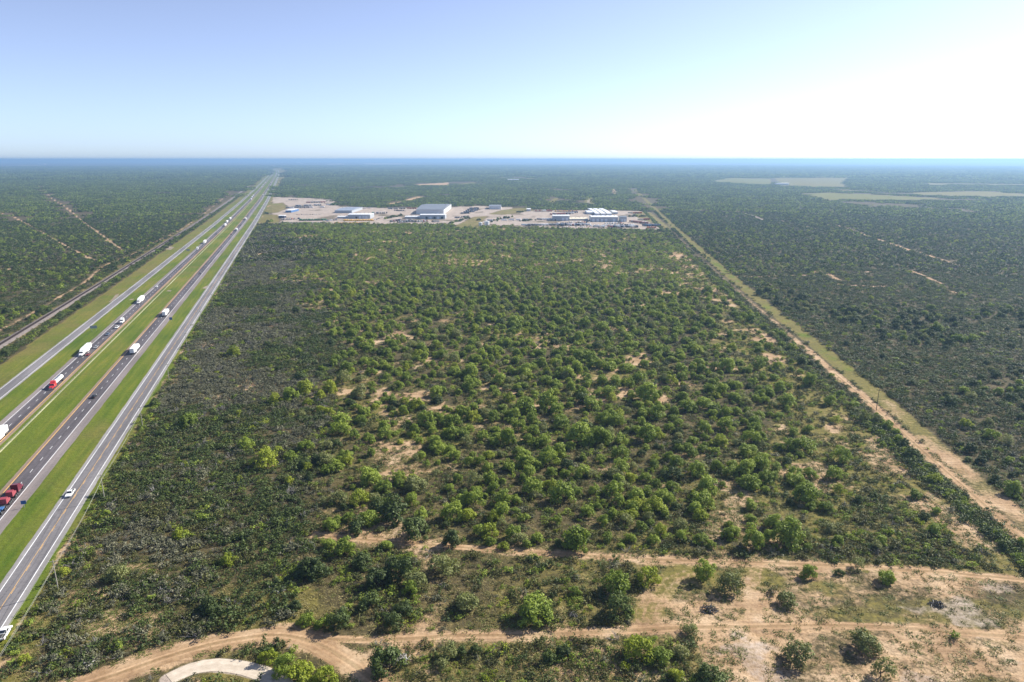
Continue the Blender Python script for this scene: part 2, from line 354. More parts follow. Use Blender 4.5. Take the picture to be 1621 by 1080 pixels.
# ------------------------------------------------------------------ ground
def ground_masks(x, y):
    u, v = P(x, y); n, s = road_ns(x, y); ahead = y > 60
    n1 = fbm(x, y, 60, 4); n2 = fbm(x, y, 14, 4, 5.0); n3 = fbm(x, y, 200, 4, 9.0)
    bare = np.zeros_like(x); green = np.zeros_like(x); dry = np.zeros_like(x); pale = np.zeros_like(x)
    hd = poly_sd(x, y, PARCEL)                       # the big scrub parcel in the middle
    par = smooth(-4, 4, hd)
    dens = smooth(470, 540, u + (n1 - .5) * 160 + np.clip(v - 860, 0, 300) * 1.2) * par      # open (right) part of it
    right = smooth(-40, 40, u - np.interp(v, [330, 440, 620, 850, 1080], [1000, 1075, 1190, 1330, 1420]) + (n1 - .5) * 120) * par
    bare += par * smooth(.50, .75, n2 * 0.6 + n1 * 0.4 + dens * .04 + right * .045) * 0.70
    streak = smooth(.42, .62, fbm(x - y * .05, y, 22, 3, 3.0)) * np.exp(-((u - 640 - (n1 - .5) * 150) / 90) ** 2) * smooth(430, 560, v)
    bare = np.maximum(bare, par * streak * 0.72)
    dry += par * (0.20 + .25 * dens + .35 * right + (n1 - .5) * .9)
    out = (1 - par)
    bare = np.maximum(bare, out * smooth(.64, .80, n2 * .65 + n1 * .35) * .5)
    dn = smooth(-6, 6, poly_sd(x, y, THICK)); bare = bare * (1 - .8 * dn); dry = dry * (1 - .5 * dn)
    dn2 = smooth(-3, 3, poly_sd(x, y, THICK2))
    # foreground
    fg = smooth(866, 900, v) * smooth(420, 520, u) * ahead
    dry = np.maximum(dry, fg * (.42 + (n2 - .5) * 1.1)); bare = np.maximum(bare, fg * (.26 + (n1 - .5) * 1.2 + (n2 - .5) * .6))
    lf = smooth(880, 960, v) * smooth(300, 380, u) * (1 - smooth(480, 560, u)) * (1 - smooth(1000, 1012, v)); dry = np.maximum(dry, lf * .72)
    bare = bare * (1 - .7 * dn2); dry = dry * (1 - .4 * dn2)
    cl = smooth(-2, 3, poly_sd(x, y, CLEARING))
    mowed = np.clip(smooth(.38, .60, fbm(x * .35, y * 1.0, 18, 4, 21.0)) * .75 + (fbm(x, y, 5, 4, 27.0) - .5) * 1.1, 0, 1) * cl
    bare = np.where(cl > .5, np.maximum(0.60 - mowed * .36, bare * .45) + (n2 - .5) * .7, bare)
    dry = np.where(cl > .5, np.clip(.34 + mowed * .28, 0, 1), dry)
    pale = np.maximum(pale, cl * smooth(.54, .74, fbm(x, y * 1.6, 16, 4, 33.0)) * .50)
    # tracks
    for k, (p, w) in TRACKS.items():
        d = seg_dist(x, y, TR[k]); mk = np.clip(.5 + (w + .4 - d + (n2 - .5) * 5) / 5.0, 0, 1)
        bare = np.maximum(bare, mk * (.46 if k == 'cross' else .60 if k == 'hedge_side' else np.interp(y, [380, 480, 700], [1, .6, .45]) if k == 'corridor' else .66 if k == 'rail_side' else .9 if k in ('left_far', 'left_near', 'right_far') else 1))
        if k in ('lower', 'cross'): pale = np.maximum(pale, mk * smooth(.5, .66, n2) * .36)
    d = seg_dist(x, y, GRAVEL); pale = np.maximum(pale, np.clip(.5 + (2.4 - d) / 2, 0, 1))
    for r in RUTS:
        d = seg_dist(x, y, r); bare = np.maximum(bare, np.clip(.5 + (.7 - d) / 1.6, 0, 1) * .62); dry = np.maximum(dry, np.clip(.5 + (3 - d) / 3, 0, 1))
    # grassy strip beside the corridor track
    d = seg_dist(x, y, STRIP); mk = np.clip(.5 + (5.8 - d) / 5, 0, 1); yel = smooth(250, 420, y)
    dry = np.maximum(dry, mk * (.55 + .4 * yel)); bare = np.maximum(bare, mk * (.50 - .36 * yel + (n2 - .5) * .7)); green = np.maximum(green, mk * yel * (.38 + (n2 - .5) * 1.2))
    # fields
    for pl, c in FIELDS:
        mk = np.clip(.5 + poly_sd(x, y, pl) / 20, 0, 1)
        if c == 0: green = np.maximum(green, mk * .46); dry = np.maximum(dry, mk)
        elif c == 1: dry = np.maximum(dry, mk); green = np.maximum(green, mk * .34); bare = np.maximum(bare, mk * .22)
        elif c == 2: bare = np.maximum(bare, mk)
        else: pale = np.maximum(pale, mk)
    for pl, w, c in STREAKS:
        mk = np.clip(.5 + (w - seg_dist(x, y, pl)) / (w * .8), 0, 1)
        if c == 0: dry = np.maximum(dry, mk)
        elif c == 3: pale = np.maximum(pale, mk * .8)
        else: bare = np.maximum(bare, mk)
    yd = poly_sd(x, y, YARD)
    ym = np.clip(.5 + yd / 10, 0, 1); pale = np.maximum(pale, ym * (.86 - .42 * smooth(.52, .66, fbm(x, y, 45, 4, 41.0)))); bare = np.where(ym > .5, .38, bare); dry = np.where(ym > .5, .2, dry)
    yg = np.zeros_like(x)
    for pl in YARD_GRASS: yg = np.maximum(yg, np.clip(.5 + poly_sd(x, y, pl) / 14, 0, 1))
    pale = pale * (1 - yg); dry = np.maximum(dry, yg); green = np.maximum(green, yg * (.35 + (n1 - .5)))
    # the highway's mown verges
    vg = smooth(-188, -183, n + (n2 - .5) * 6) * (1 - smooth(-83.5, -80, n + (n2 - .5) * 3)) * (s > 40)
    for a in (bare, dry, pale): a *= (1 - vg)
    green = np.where(vg > .02, vg * (.66 + (n1 - .5) * .55 + (n2 - .5) * .35), green)
    dull = smooth(-158, -172, n) * vg; green = green - dull * .18 * n1 * 2; dry = np.maximum(dry, dull * 1.0); dry = np.maximum(dry, vg * .8)
    edge = smooth(-86, -82, n) * (1 - smooth(-76, -72, n)) * (s > 40); dry = np.maximum(dry, edge * .8); bare = np.maximum(bare, edge * (.3 + (n2 - .5) * 1.6))
    rb = smooth(-216, -211, n) * (1 - smooth(-197, -192, n)) * (s > 40); bare = np.maximum(bare, rb * .35); dry = np.maximum(dry, rb * .5)
    return np.clip(np.stack([bare, green, dry, pale], -1), 0, 1)
THICK2 = GA([(500, 872), (560, 866), (650, 874), (672, 905), (664, 960), (610, 988), (545, 994), (505, 988), (556, 940), (482, 918)])
THICK = GA([(1372, 768), (1440, 800), (1520, 868), (1596, 908), (1480, 902), (1330, 893), (1262, 880), (1330, 830)])
PARCEL = np.vstack([np.array([road_xy(-80.0, q) for q in (60, 300, 700, 1240)]), GA([(440, 355), (700, 356), (900, 363), (1050, 366)]), HEDGE[HEDGE[:, 1] < 1240][:, :] + np.array([3.0, 0]), [[330, 60]]])
az = np.concatenate([np.linspace(-180, -50, 20)[:-1], np.linspace(-50, -41, 12)[:-1], np.arange(-41, 41.01, 0.16), np.linspace(41, 50, 12)[1:], np.linspace(50, 180, 20)[1:]])
ra = np.concatenate([[0.5, 40, 80], np.exp(np.arange(math.log(105), math.log(1500), 0.0085)), np.exp(np.arange(math.log(1500), math.log(42000), 0.02)), [42000]])
R_, A_ = np.meshgrid(ra, np.radians(az), indexing='ij')
gx, gy = R_ * np.sin(A_), R_ * np.cos(A_)
me = grid_mesh('ground', gx, gy, np.zeros_like(gx), [ground_material()])
msk = ground_masks(gx.ravel(), gy.ravel())
ca = me.color_attributes.new('cover', 'FLOAT_COLOR', 'POINT'); ca.data.foreach_set('color', msk.astype(np.float32).ravel())
struct('ground', me)

# roads ------------------------------------------------------------
AS_DARK = asphalt_material('worn_dark_asphalt', (0.088, 0.078, 0.083), 0.34, .22); AS_SHOULDER = asphalt_material('shoulder_chip_seal', (0.20, 0.172, 0.165), 0.14)
AS_TAN = asphalt_material('rumble_shoulder', (0.23, 0.165, 0.12), 0.12); AS_LIGHT = asphalt_material('frontage_asphalt', (0.165, 0.156, 0.16), 0.16, .18); AS_PALE = asphalt_material('frontage_shoulder', (0.255, 0.242, 0.235), 0.12)
WHITE_LINE = paint('white_road_paint', (0.75, 0.75, 0.75), 0.6, var=.15, scale=.3); YELLOW_LINE = paint('yellow_road_paint', (0.72, 0.42, 0.12), 0.6, var=.15, scale=.3)
def carriage(name, n_out, n_in, n_yel, n_white):
    lo, hi = min(n_out, n_in), max(n_out, n_in)
    r = road_strip(name, lo, hi, 0.03, AS_SHOULDER, rag=.3)
    a, b = sorted((n_yel, n_white)); road_strip('driving_lanes', a, b, 0.045, AS_DARK, r, cols=5)
    q = 1 if n_in > n_yel else -1
    road_strip('rumble_strip', *sorted((n_yel + q * .10, n_in)), 0.045, AS_TAN, r)
    road_strip('edge_line', n_white - .14, n_white + .14, 0.06, WHITE_LINE, r); road_strip('edge_line', n_yel - .15, n_yel + .15, 0.06, YELLOW_LINE, r)
    m = MB(); c = (n_yel + n_white) / 2
    for s in np.arange(70, 2600, 12.19):
        q4 = [road_xy(c + a2, s + b2) for a2, b2 in ((-.11, 0), (.11, 0), (.11, 3.4), (-.11, 3.4))]
        m.add([(x, y, 0.06) for x, y in q4], [(0, 1, 2, 3)])
    link('lane_dashes', m.mesh('lane_dashes', WHITE_LINE), r)
    return r
carriage('highway_carriageway', -147.6, -136.0, -137.7, -144.7)
carriage('highway_carriageway', -105.9, -118.6, -117.0, -110.0)
fr = road_strip('frontage_road', -94.9, -85.0, 0.03, AS_PALE, rag=.3)
road_strip('driving_lanes', -93.4, -86.6, 0.045, AS_LIGHT, fr, cols=5)
for q in (-93.4, -86.6): road_strip('edge_line', q - .13, q + .13, 0.06, WHITE_LINE, fr)
m = MB()
for s in np.arange(64, 1200, 12.19):     # yellow centre line, broken with a solid companion
    for a0, a1, L in ((-.22, -.09, 12.19), (.09, .22, 3.5)):
        m.add([(*road_xy(-90.0 + a, s + b), 0.06) for a, b in ((a0, 0), (a1, 0), (a1, L), (a0, L))], [(0, 1, 2, 3)])
link('centre_line', m.mesh('centre_line', YELLOW_LINE), fr)
fl = road_strip('frontage_road', -168.0, -159.8, 0.03, AS_PALE, rag=.3)
road_strip('driving_lanes', -166.9, -161.0, 0.045, AS_LIGHT, fl, cols=5)
for q in (-166.9, -161.0): road_strip('edge_line', q - .11, q + .11, 0.06, WHITE_LINE, fl)
# pale caliche driveways and aprons beside the frontage roads
CAL = dirt_material('pale_caliche', True)
for nm, pl in (('driveway', [(320, 456.6), (327, 452.6), (334, 450.6), (338, 453.5), (331, 457.5), (325, 457.2)]), ('driveway', [(346, 452), (350, 449), (358, 448.4), (359, 450), (353, 451.4)]),
               ('driveway', [(204, 475.4), (207, 473.4), (212, 473), (211, 474.6)]), ('driveway', [(263, 461.2), (266, 459.6), (272, 459.8), (270, 461.6)]), ('driveway', [(262, 394.5), (268, 390), (276, 391.5), (270, 396)]),
               ('driveway', [(171, 479), (177, 474), (183, 467), (189, 465), (186, 470), (178, 477)])):
    g = GA(pl); mb = MB().add([(x, y, 0.02) for x, y in g], [tuple(range(len(g)))]); struct(nm, mb.mesh(nm, CAL))
# yard road through the equipment yard
ribbon('yard_road', resample(GA([(402, 339.2), (500, 338.8), (620, 339.6), (664, 340.4)]), 30), 5, 0.03, CAL, 0.5, 3)
ribbon('yard_road', resample(GA([(716, 341.4), (800, 341.8), (872, 342.4)]), 30), 5, 0.03, CAL, 0.5, 4)
CREAM, nt_, b_, o_ = base_mat('cream_gravel'); g_ = nd(nt_, 'ShaderNodeNewGeometry'); uv_ = nd(nt_, 'ShaderNodeUVMap'); uv_.uv_map = 'UVMap'
c_ = ramp(nt_, noise(nt_, g_.outputs['Position'], .5, 6, .7), [(.3, (.44, .37, .29)), (.7, (.62, .54, .44))])
nt_.links.new(mix(nt_, .6, c_, ramp(nt_, noise(nt_, mapped(nt_, uv_.outputs[0], (.9, .03, 1)), 1.0, 3, .6), [(.35, (.75, .72, .68)), (.6, (1, 1, 1))]), 'MULTIPLY'), b_.inputs['Base Color']); b_.inputs['Roughness'].default_value = .95
# dirt tracks
SOIL = dirt_material('dirt_track_soil'); i = 0
for k, (p, w) in TRACKS.items():
    i += 1
    if k in ('cross', 'hedge_side', 'rail_side', 'left_far', 'left_near', 'right_far'): continue
    ribbon('dirt_track', TR[k] if k not in ('corridor',) else resample(GA(p[5:]), 4), w * .72, 0.012 + 0.004 * i, SOIL, 0.55, i)
ribbon('gravel_road', GRAVEL, 2.3, 0.06, CREAM, 0.3, 20)

# railway: ballast bed, two rails, sleepers
m = base_mat('railway_ballast'); BAL = m[0]
g_ = nd(m[1], 'ShaderNodeNewGeometry'); m[1].links.new(ramp(m[1], noise(m[1], g_.outputs['Position'], .8, 6, .7), [(.3, (.11, .09, .085)), (.7, (.235, .20, .18))]), m[2].inputs['Base Color']); m[2].inputs['Roughness'].default_value = .95
NR = -202.6
def rail_pt(n, s): return road_xy(n + float(np.interp(s, [0, 500, 800, 1600, 2100, 3800, 8000], [-3.6, -2.0, 1.0, 2.0, 0.0, -5, -60])), s)
ss = np.unique(np.concatenate([np.arange(200, 1500, 20), np.arange(1500, 8000, 80)])).astype(float)
prof = [(-4.2, .02), (-2.6, .75), (2.6, .75), (4.2, .02)]
X = np.array([[rail_pt(NR + q[0], s)[0] for q in prof] for s in ss]); Y = np.array([[rail_pt(NR + q[0], s)[1] for q in prof] for s in ss])
rw = struct('railway', grid_mesh('railway', X, Y, np.array([[q[1] for q in prof]] * len(ss)), [BAL]))
RUST = paint('rusty_steel', (0.10, 0.06, 0.045), 0.5, 0.6, .2); WOODT = paint('creosote_wood', (0.045, 0.036, 0.032), 0.9, var=.3)
for q in (-.72, .72):
    mb = MB()
    for a, b in zip(ss[:-1], ss[1:]):
        c4 = [rail_pt(NR + q + e, t) for e, t in ((-.08, a), (.08, a), (.08, b), (-.08, b))]
        mb.add([(x, y, .83) for x, y in c4] + [(x, y, 1.0) for x, y in c4], [(4, 5, 6, 7), (0, 1, 5, 4), (1, 2, 6, 5), (2, 3, 7, 6), (3, 0, 4, 7)])
    link('rail', mb.mesh('rail', RUST), rw)
mb = MB()
for s in np.arange(430, 1300, .62):
    c4 = [rail_pt(NR + e, s + t) for e, t in ((-1.3, 0), (1.3, 0), (1.3, .24), (-1.3, .24))]
    mb.add([(x, y, .755) for x, y in c4] + [(x, y, .84) for x, y in c4], [(4, 5, 6, 7), (0, 1, 5, 4), (1, 2, 6, 5), (2, 3, 7, 6), (3, 0, 4, 7)])
o = link('sleepers', mb.mesh('sleepers', WOODT), rw); o['kind'] = 'stuff'

# ------------------------------------------------------------------ haze: one closed box of thin air round camera and scene
hm = bpy.data.materials.new('haze_air'); hm.use_nodes = True; nt = hm.node_tree; nt.nodes.clear()
ho = nd(nt, 'ShaderNodeOutputMaterial'); pv = nd(nt, 'ShaderNodeVolumePrincipled')
pv.inputs['Color'].default_value = (0.34, 0.56, 0.84, 1); pv.inputs['Density'].default_value = HAZE_DENSITY; pv.inputs['Anisotropy'].default_value = 0.32
nt.links.new(pv.outputs[0], ho.inputs['Volume'])
o = tag(link('haze', MB().box(-46000, 46000, -46000, 46000, -1.0, H + 14.0).mesh('haze', hm)), kind='stuff')

# ------------------------------------------------------------------ vehicles
WHITE = paint('white_paint', (0.78, 0.78, 0.77), 0.35, var=.05); RED = paint('red_paint', (0.50, 0.035, 0.045), 0.3, var=.08); MAROON = paint('maroon_paint', (0.13, 0.012, 0.028), 0.3, var=.1)
PINKRED = paint('faded_red_paint', (0.30, 0.055, 0.07), 0.45, var=.12); BLACK = paint('black_paint', (0.016, 0.016, 0.019), 0.25, var=.1); SILVER = paint('silver_paint', (0.42, 0.43, 0.45), 0.3, .4, .06)
GREYBLUE = paint('grey_blue_paint', (0.13, 0.17, 0.24), 0.3, .2, .08); DKRED = paint('dark_red_paint', (0.19, 0.022, 0.025), 0.3, var=.1); BLUE = paint('blue_paint', (0.05, 0.14, 0.33), 0.4, var=.1)
GLASS = paint('tinted_glass', (0.02, 0.026, 0.034), 0.08, var=.1, spec=.7); TYRE = paint('tyre_rubber', (0.022, 0.022, 0.022), 0.9, var=.2); CHROME = paint('bright_metal', (0.62, 0.63, 0.65), 0.25, .9, .08)
STEEL = paint('chassis_steel', (0.06, 0.06, 0.065), 0.6, .3, .2); LAMPW = paint('headlamp_lens', (0.75, 0.76, 0.76), 0.15, var=.05); LAMPR = paint('tail_lamp_lens', (0.45, 0.02, 0.02), 0.25, var=.05); GREYP = paint('grey_paint', (0.22, 0.22, 0.23), 0.35, .2, .08)
BROWN = paint('brown_paint', (0.17, 0.10, 0.07), 0.35, var=.1); LINER = paint('black_bed_liner', (0.03, 0.03, 0.032), 0.9, var=.2)
PROTO = {}
def cached(key, fn):
    if key not in PROTO: PROTO[key] = fn()
    return PROTO[key]
def wheel_mesh(r, w): return cached(('wheel', r, w), lambda: MB().wheel(0, 0, 0, w, 14).mesh('wheel_tyre', TYRE)) if False else cached(('w', r, w), lambda: MB().tube([(-w / 2, 0, 0), (w / 2, 0, 0)], r, 14).mesh('wheel_tyre', TYRE))
def add_wheels(parent, spots, r, w):
    for x, y in spots:
        o = link('wheel', wheel_mesh(r, w), parent); o.location = (x, y, r)
        h = link('rim', cached(('rim', r), lambda: MB().tube([(-.02, 0, 0), (.02, 0, 0)], r * .58, 10).mesh('wheel_rim', CHROME)), o); h.location = ((w / 2 + .01) * (1 if x > 0 else -1), 0, 0)
def car_parts(p, kind, body):
    """forward is +Y"""
    if kind == 'pickup':
        b = MB().prof([(-2.9, .55), (-2.9, 1.02), (-.75, 1.02), (-.75, 1.04), (1.15, 1.06), (2.55, .98), (2.9, .8), (2.9, .45), (-2.7, .42)], 1.98)
        cab = MB().box(-.92, .92, -.72, 1.12, 1.04, 1.86, .17, .30)
        link('body', cached(('pu', body.name), lambda: b.mesh('pickup_body', body)), p)
        link('cab', cached(('puc', body.name), lambda: cab.mesh('pickup_cab', body)), p)
        link('windscreen', cached('puw', lambda: MB().add([(-.84, 1.13, 1.10), (.84, 1.13, 1.10), (.73, .87, 1.80), (-.73, .87, 1.80)], [(0, 1, 2, 3)]).mesh('windscreen', GLASS)), p)
        link('rear_window', cached('pur', lambda: MB().add([(.80, -.73, 1.14), (-.80, -.73, 1.14), (-.72, -.46, 1.78), (.72, -.46, 1.78)], [(0, 1, 2, 3)]).mesh('rear_window', GLASS)), p)
        for s in (-1, 1):
            link('side_window', cached(('pus', s), lambda: MB().add([(s * .905, -.5, 1.14), (s * .905, .9, 1.14), (s * .775, .66, 1.76), (s * .775, -.36, 1.76)], [(0, 1, 2, 3) if s > 0 else (3, 2, 1, 0)]).mesh('side_window', GLASS)), p)
        link('cargo_bed', cached('bed', lambda: MB().box(-.8, .8, -2.75, -.88, 1.0, 1.03).mesh('bed_liner', LINER)), p)
        add_wheels(p, [(-.86, 1.85), (.86, 1.85), (-.86, -1.75), (.86, -1.75)], .39, .28); yl, zl, yf = -2.91, .85, 2.88
    else:
        hgt = 1.72 if kind == 'suv' else 1.44; L = 2.35
        b = MB().prof([(-L, .42), (-L, .86), (-L + .25, .98), (1.0, .96), (L - .25, .80), (L, .66), (L, .36), (-L + .2, .34)], 1.84)
        cb = MB().box(-.84, .84, (-L + .12) if kind == 'suv' else -1.75, 1.05, .95, hgt, .2, .34 if kind == 'suv' else .62)
        link('body', cached(('cb', kind, body.name), lambda: b.mesh('car_body', body)), p)
        link('greenhouse', cached(('cg', kind), lambda: cb.mesh('greenhouse_glass', GLASS)), p)
        yb = (-L + .46) if kind == 'suv' else -1.13
        link('roof', cached(('cr', kind, body.name), lambda: MB().box(-.66, .66, yb - .04, .48 if kind != 'suv' else .74, hgt - .03, hgt + .025, .04, .04).mesh('car_roof', body)), p)
        add_wheels(p, [(-.8, 1.42), (.8, 1.42), (-.8, -1.4), (.8, -1.4)], .34, .24); yl, zl, yf = -L - .01, .78, L - .05
    for s in (-1, 1):
        o = link('headlight', cached('hl', lambda: MB().box(-.2, .2, -.05, .06, -.08, .08).mesh('headlight', LAMPW)), p); o.location = (s * .66, yf, .68)
        o = link('tail_light', cached('tl', lambda: MB().box(-.13, .13, -.03, .04, -.12, .12).mesh('tail_light', LAMPR)), p); o.location = (s * .76, yl, zl)
def tractor_parts(p, body, y0=0.0, nose=True, sleeper=True):
    """conventional highway tractor; y0 is its front bumper"""
    nm = body.name; q = lambda a: y0 + a
    link('hood', cached(('hood', nm), lambda: MB().prof([(-2.3, .75), (-2.3, 1.95), (-.35, 1.62), (0, 1.3), (0, .6)], 1.75).mesh('tractor_hood', body)), p).location = (0, y0, 0)
    link('cab', cached(('cab', nm), lambda: MB().box(-1.15, 1.15, -4.1, -2.15, .9, 2.95, .1, .22).mesh('tractor_cab', body)), p).location = (0, y0, 0)
    if sleeper:
        link('sleeper', cached(('slp', nm), lambda: MB().prof([(-6.0, .95), (-6.0, 3.9), (-4.5, 3.72), (-3.6, 3.0), (-4.08, 2.9), (-4.08, .95)], 2.42).mesh('tractor_sleeper', body)), p).location = (0, y0, 0)
    link('windscreen', cached('tws', lambda: MB().add([(-1.02, -2.14, 2.0), (1.02, -2.14, 2.0), (.96, -2.33, 2.8), (-.96, -2.33, 2.8)], [(0, 1, 2, 3)]).mesh('truck_windscreen', GLASS)), p).location = (0, y0, 0)
    link('grille', cached('tgr', lambda: MB().box(-.55, .55, -.02, .05, .75, 1.35).mesh('truck_grille', CHROME)), p).location = (0, y0, 0)
    link('bumper', cached('tbm', lambda: MB().box(-1.2, 1.2, -.1, .22, .35, .72).mesh('truck_bumper', CHROME)), p).location = (0, y0, 0)
    link('chassis', cached('tch', lambda: MB().box(-.5, .5, -8.6, -.3, .62, .95).mesh('truck_chassis', STEEL)), p).location = (0, y0, 0)
    for s in (-1, 1):
        link('fuel_tank', cached(('ft', s), lambda: MB().tube([(s * .95, -5.6, .75), (s * .95, -4.0, .75)], .32, 10).mesh('fuel_tank', CHROME)), p).location = (0, y0, 0)
        link('exhaust_stack', cached(('ex', s), lambda: MB().tube([(s * 1.12, -4.1, 1.2), (s * 1.12, -4.1, 3.9)], .075, 6).mesh('exhaust_stack', CHROME)), p).location = (0, y0, 0)
        link('mirror', cached(('mi', s), lambda: MB().box(s * 1.35 - .1, s * 1.35 + .1, -2.3, -2.2, 1.9, 2.5).mesh('mirror', body)), p).location = (0, y0, 0)
    add_wheels(p, [(-1.02, q(-1.25)), (1.02, q(-1.25))], .5, .3); add_wheels(p, [(-.92, q(-6.9)), (.92, q(-6.9)), (-.92, q(-8.2)), (.92, q(-8.2))], .5, .55)
TRAILER_W = paint('white_trailer_panel', (0.80, 0.80, 0.79), 0.4, var=.05, scale=.25)
def trailer_parts(p, y1, L=16.0, h=4.05):
    link('trailer_box', cached(('tb', y1, L), lambda: MB().box(-1.28, 1.28, y1 - L, y1, 1.15, h).mesh('trailer_box', TRAILER_W)), p)
    link('rear_doors', cached(('rd', y1, L), lambda: MB().box(-1.2, -.02, y1 - L - .05, y1 - L, 1.25, h - .1).box(.02, 1.2, y1 - L - .05, y1 - L, 1.25, h - .1).mesh('rear_doors', TRAILER_W)), p)
    link('trailer_frame', cached(('tf', y1, L), lambda: MB().box(-.55, .55, y1 - L, y1 - .3, .85, 1.148).box(-1.1, 1.1, y1 - L + .05, y1 - L + .2, .4, .6).mesh('trailer_frame', STEEL)), p)
    for s in (-1, 1): link('side_skirt', cached(('sk', s, y1, L), lambda: MB().box(s * 1.2 - .03, s * 1.2 + .03, y1 - L + 4.5, y1 - 5, .5, 1.148).mesh('side_skirt', TRAILER_W)), p)
    for s in (-1, 1): link('landing_leg', cached(('ll', s, y1), lambda: MB().box(s * .7 - .08, s * .7 + .08, y1 - 3.2, y1 - 3.0, .3, 1.148).mesh('landing_leg', STEEL)), p)
    add_wheels(p, [(sx * .95, y1 - L + a) for sx in (-1, 1) for a in (1.2, 2.5)], .5, .55)
def tanker_parts(p, y1, L=13.0):
    link('tank', cached(('tank', y1), lambda: MB().tube([(0, y1, 2.35), (0, y1 - .5, 2.35), (0, y1 - L + .5, 2.25), (0, y1 - L, 2.25)], [.7, 1.12, 1.12, .7], 16).mesh('tank_shell', TRAILER_W)), p)
    link('catwalk', cached(('cw', y1), lambda: MB().box(-.35, .35, y1 - L + 2, y1 - 2, 3.43, 3.55).box(-.28, .28, y1 - L / 2 - .3, y1 - L / 2 + .3, 3.55, 3.75).mesh('catwalk', CHROME)), p)
    link('trailer_frame', cached(('tkf', y1), lambda: MB().box(-.5, .5, y1 - L + .2, y1 - .4, .9, 1.3).box(-1.2, 1.2, y1 - L + .3, y1 - L + 3.6, 1.06, 1.14).mesh('tanker_frame', STEEL)), p)
    add_wheels(p, [(sx * .95, y1 - L + a) for sx in (-1, 1) for a in (1.2, 2.5)], .5, .55)
LANE = {'so': -142.9, 'si': -139.4, 'nl': -115.3, 'nr': -111.8}
HEAD_AWAY = -YAW; HEAD_TO = math.pi - YAW
SOUTH = 'vehicles coming down the left carriageway'; NORTH = 'vehicles driving away up the right carriageway'
def vehicle(kind, n, s, away, label, cat, body=None, group=None, **kw):
    x, y = road_xy(n, s); vt = thing({'car': 'car', 'suv': 'car', 'pickup': 'pickup_truck', 'semi': 'semi_truck', 'tanker': 'tanker_truck', 'bobtail': 'semi_truck'}[kind], (x, y, .06), HEAD_AWAY if away else HEAD_TO, label, cat, group)
    if kind in ('car', 'suv', 'pickup'): car_parts(vt, kind, body or WHITE)
    elif kind == 'semi':
        tractor_parts(vt, body or WHITE, 10.5); trailer_parts(vt, 10.5 - 6.4, kw.get('L', 15.5))
    elif kind == 'tanker':
        tractor_parts(vt, body or WHITE, 9.5); tanker_parts(vt, 9.5 - 6.6)
    elif kind == 'bobtail':
        tractor_parts(vt, body or WHITE, 4.3)
    return vt
def S_of(u, v): return road_ns(*[np.array(q) for q in G(u, v)])[1]
V = lambda *a, **k: vehicle(*a, **k)
V('semi', LANE['si'], S_of(8, 690) - 7.5, False, 'white box trailer semi whose tail just shows at the left picture edge', 'semi truck', group=SOUTH)
V('tanker', LANE['si'], S_of(98, 609), False, 'red tractor pulling a white tank trailer', 'tanker truck', RED, SOUTH)
V('semi', LANE['so'], S_of(146, 558), False, 'white box semi passing a dark red car and a silver car', 'semi truck', group=SOUTH)
V('car', LANE['si'], S_of(142, 562.5), False, 'dark red car beside the nose of a white semi', 'car', DKRED, SOUTH)
V('car', LANE['si'], S_of(155, 550.5), False, 'silver car beside the trailer of a white semi', 'car', SILVER, SOUTH)
V('car', LANE['so'] + 2.2, S_of(177, 530), False, 'dark blue-grey car behind the silver car', 'car', GREYBLUE, SOUTH)
V('pickup', LANE['si'], S_of(191, 519), False, 'white pickup leading a white truck cab', 'pickup', WHITE, SOUTH)
V('bobtail', LANE['si'], S_of(199, 511), False, 'white tractor cab without a trailer following a white pickup', 'semi truck', group=SOUTH)
V('semi', LANE['so'], S_of(228, 478), False, 'white box semi level with a pale spot in the grass', 'semi truck', group=SOUTH)
V('car', LANE['so'], S_of(251.5, 454.5), False, 'white car alone between two white semis', 'car', WHITE, SOUTH)
V('bobtail', LANE['so'], S_of(314, 395.5), False, 'short white truck near the back of a grey road sign', 'semi truck', group=SOUTH)
V('semi', LANE['so'], S_of(328, 385), False, 'white semi just behind the short white truck', 'semi truck', group=SOUTH)
V('car', LANE['si'], S_of(341, 370.6), False, 'small dark car with a light roof ahead of paired semis', 'car', GREYP, SOUTH)
for k_, (u, v) in enumerate(((355, 358), (362.5, 352.5), (367.5, 347.5), (396.5, 316.4), (401, 313), (404.5, 310.6), (416, 297), (421, 293.5), (426, 289.5))):
    V('semi', LANE['so'] if k_ % 3 else LANE['si'], S_of(u, v), False, ('first', 'second', 'third')[k_ % 3] + ' white semi of the ' + ('nearer trio level with the yard fence', 'middle trio beyond the yard', 'farthest trio near the bend')[k_ // 3], 'semi truck', group=SOUTH)
V('car', LANE['nr'] - 1.6, S_of(143, 630), True, 'lone black car in the near lanes of the right carriageway', 'car', BLACK, NORTH)
V('semi', LANE['nr'] - .3, S_of(217, 556), True, 'nearer white box trailer driving away with a long shadow on its left', 'semi truck', group=NORTH, L=13)
V('semi', LANE['nr'] - .3, S_of(265.5, 498), True, 'second white box trailer driving away farther up the road', 'semi truck', group=NORTH, L=13)
V('car', LANE['nr'], S_of(318.5, 433.5), True, 'grey car driving away near the pale driveway', 'car', GREYP, NORTH)
V('car', LANE['nl'], S_of(366, 371.5), True, 'tiny dark car overtaken by nothing before a white semi', 'car', BLACK, NORTH).__setitem__('label', 'tiny dark car in the left lane behind a distant white semi')
V('semi', LANE['nr'], S_of(376, 365), True, 'distant white semi ahead of a tiny dark car', 'semi truck', group=NORTH, L=13)
V('car', LANE['nr'], S_of(379.5, 357), True, 'tiny brown car between two distant white semis', 'car', BROWN, NORTH)
V('semi', LANE['nr'], S_of(390.5, 347.5), True, 'distant white semi level with the near edge of the yard', 'semi truck', group=NORTH, L=13)
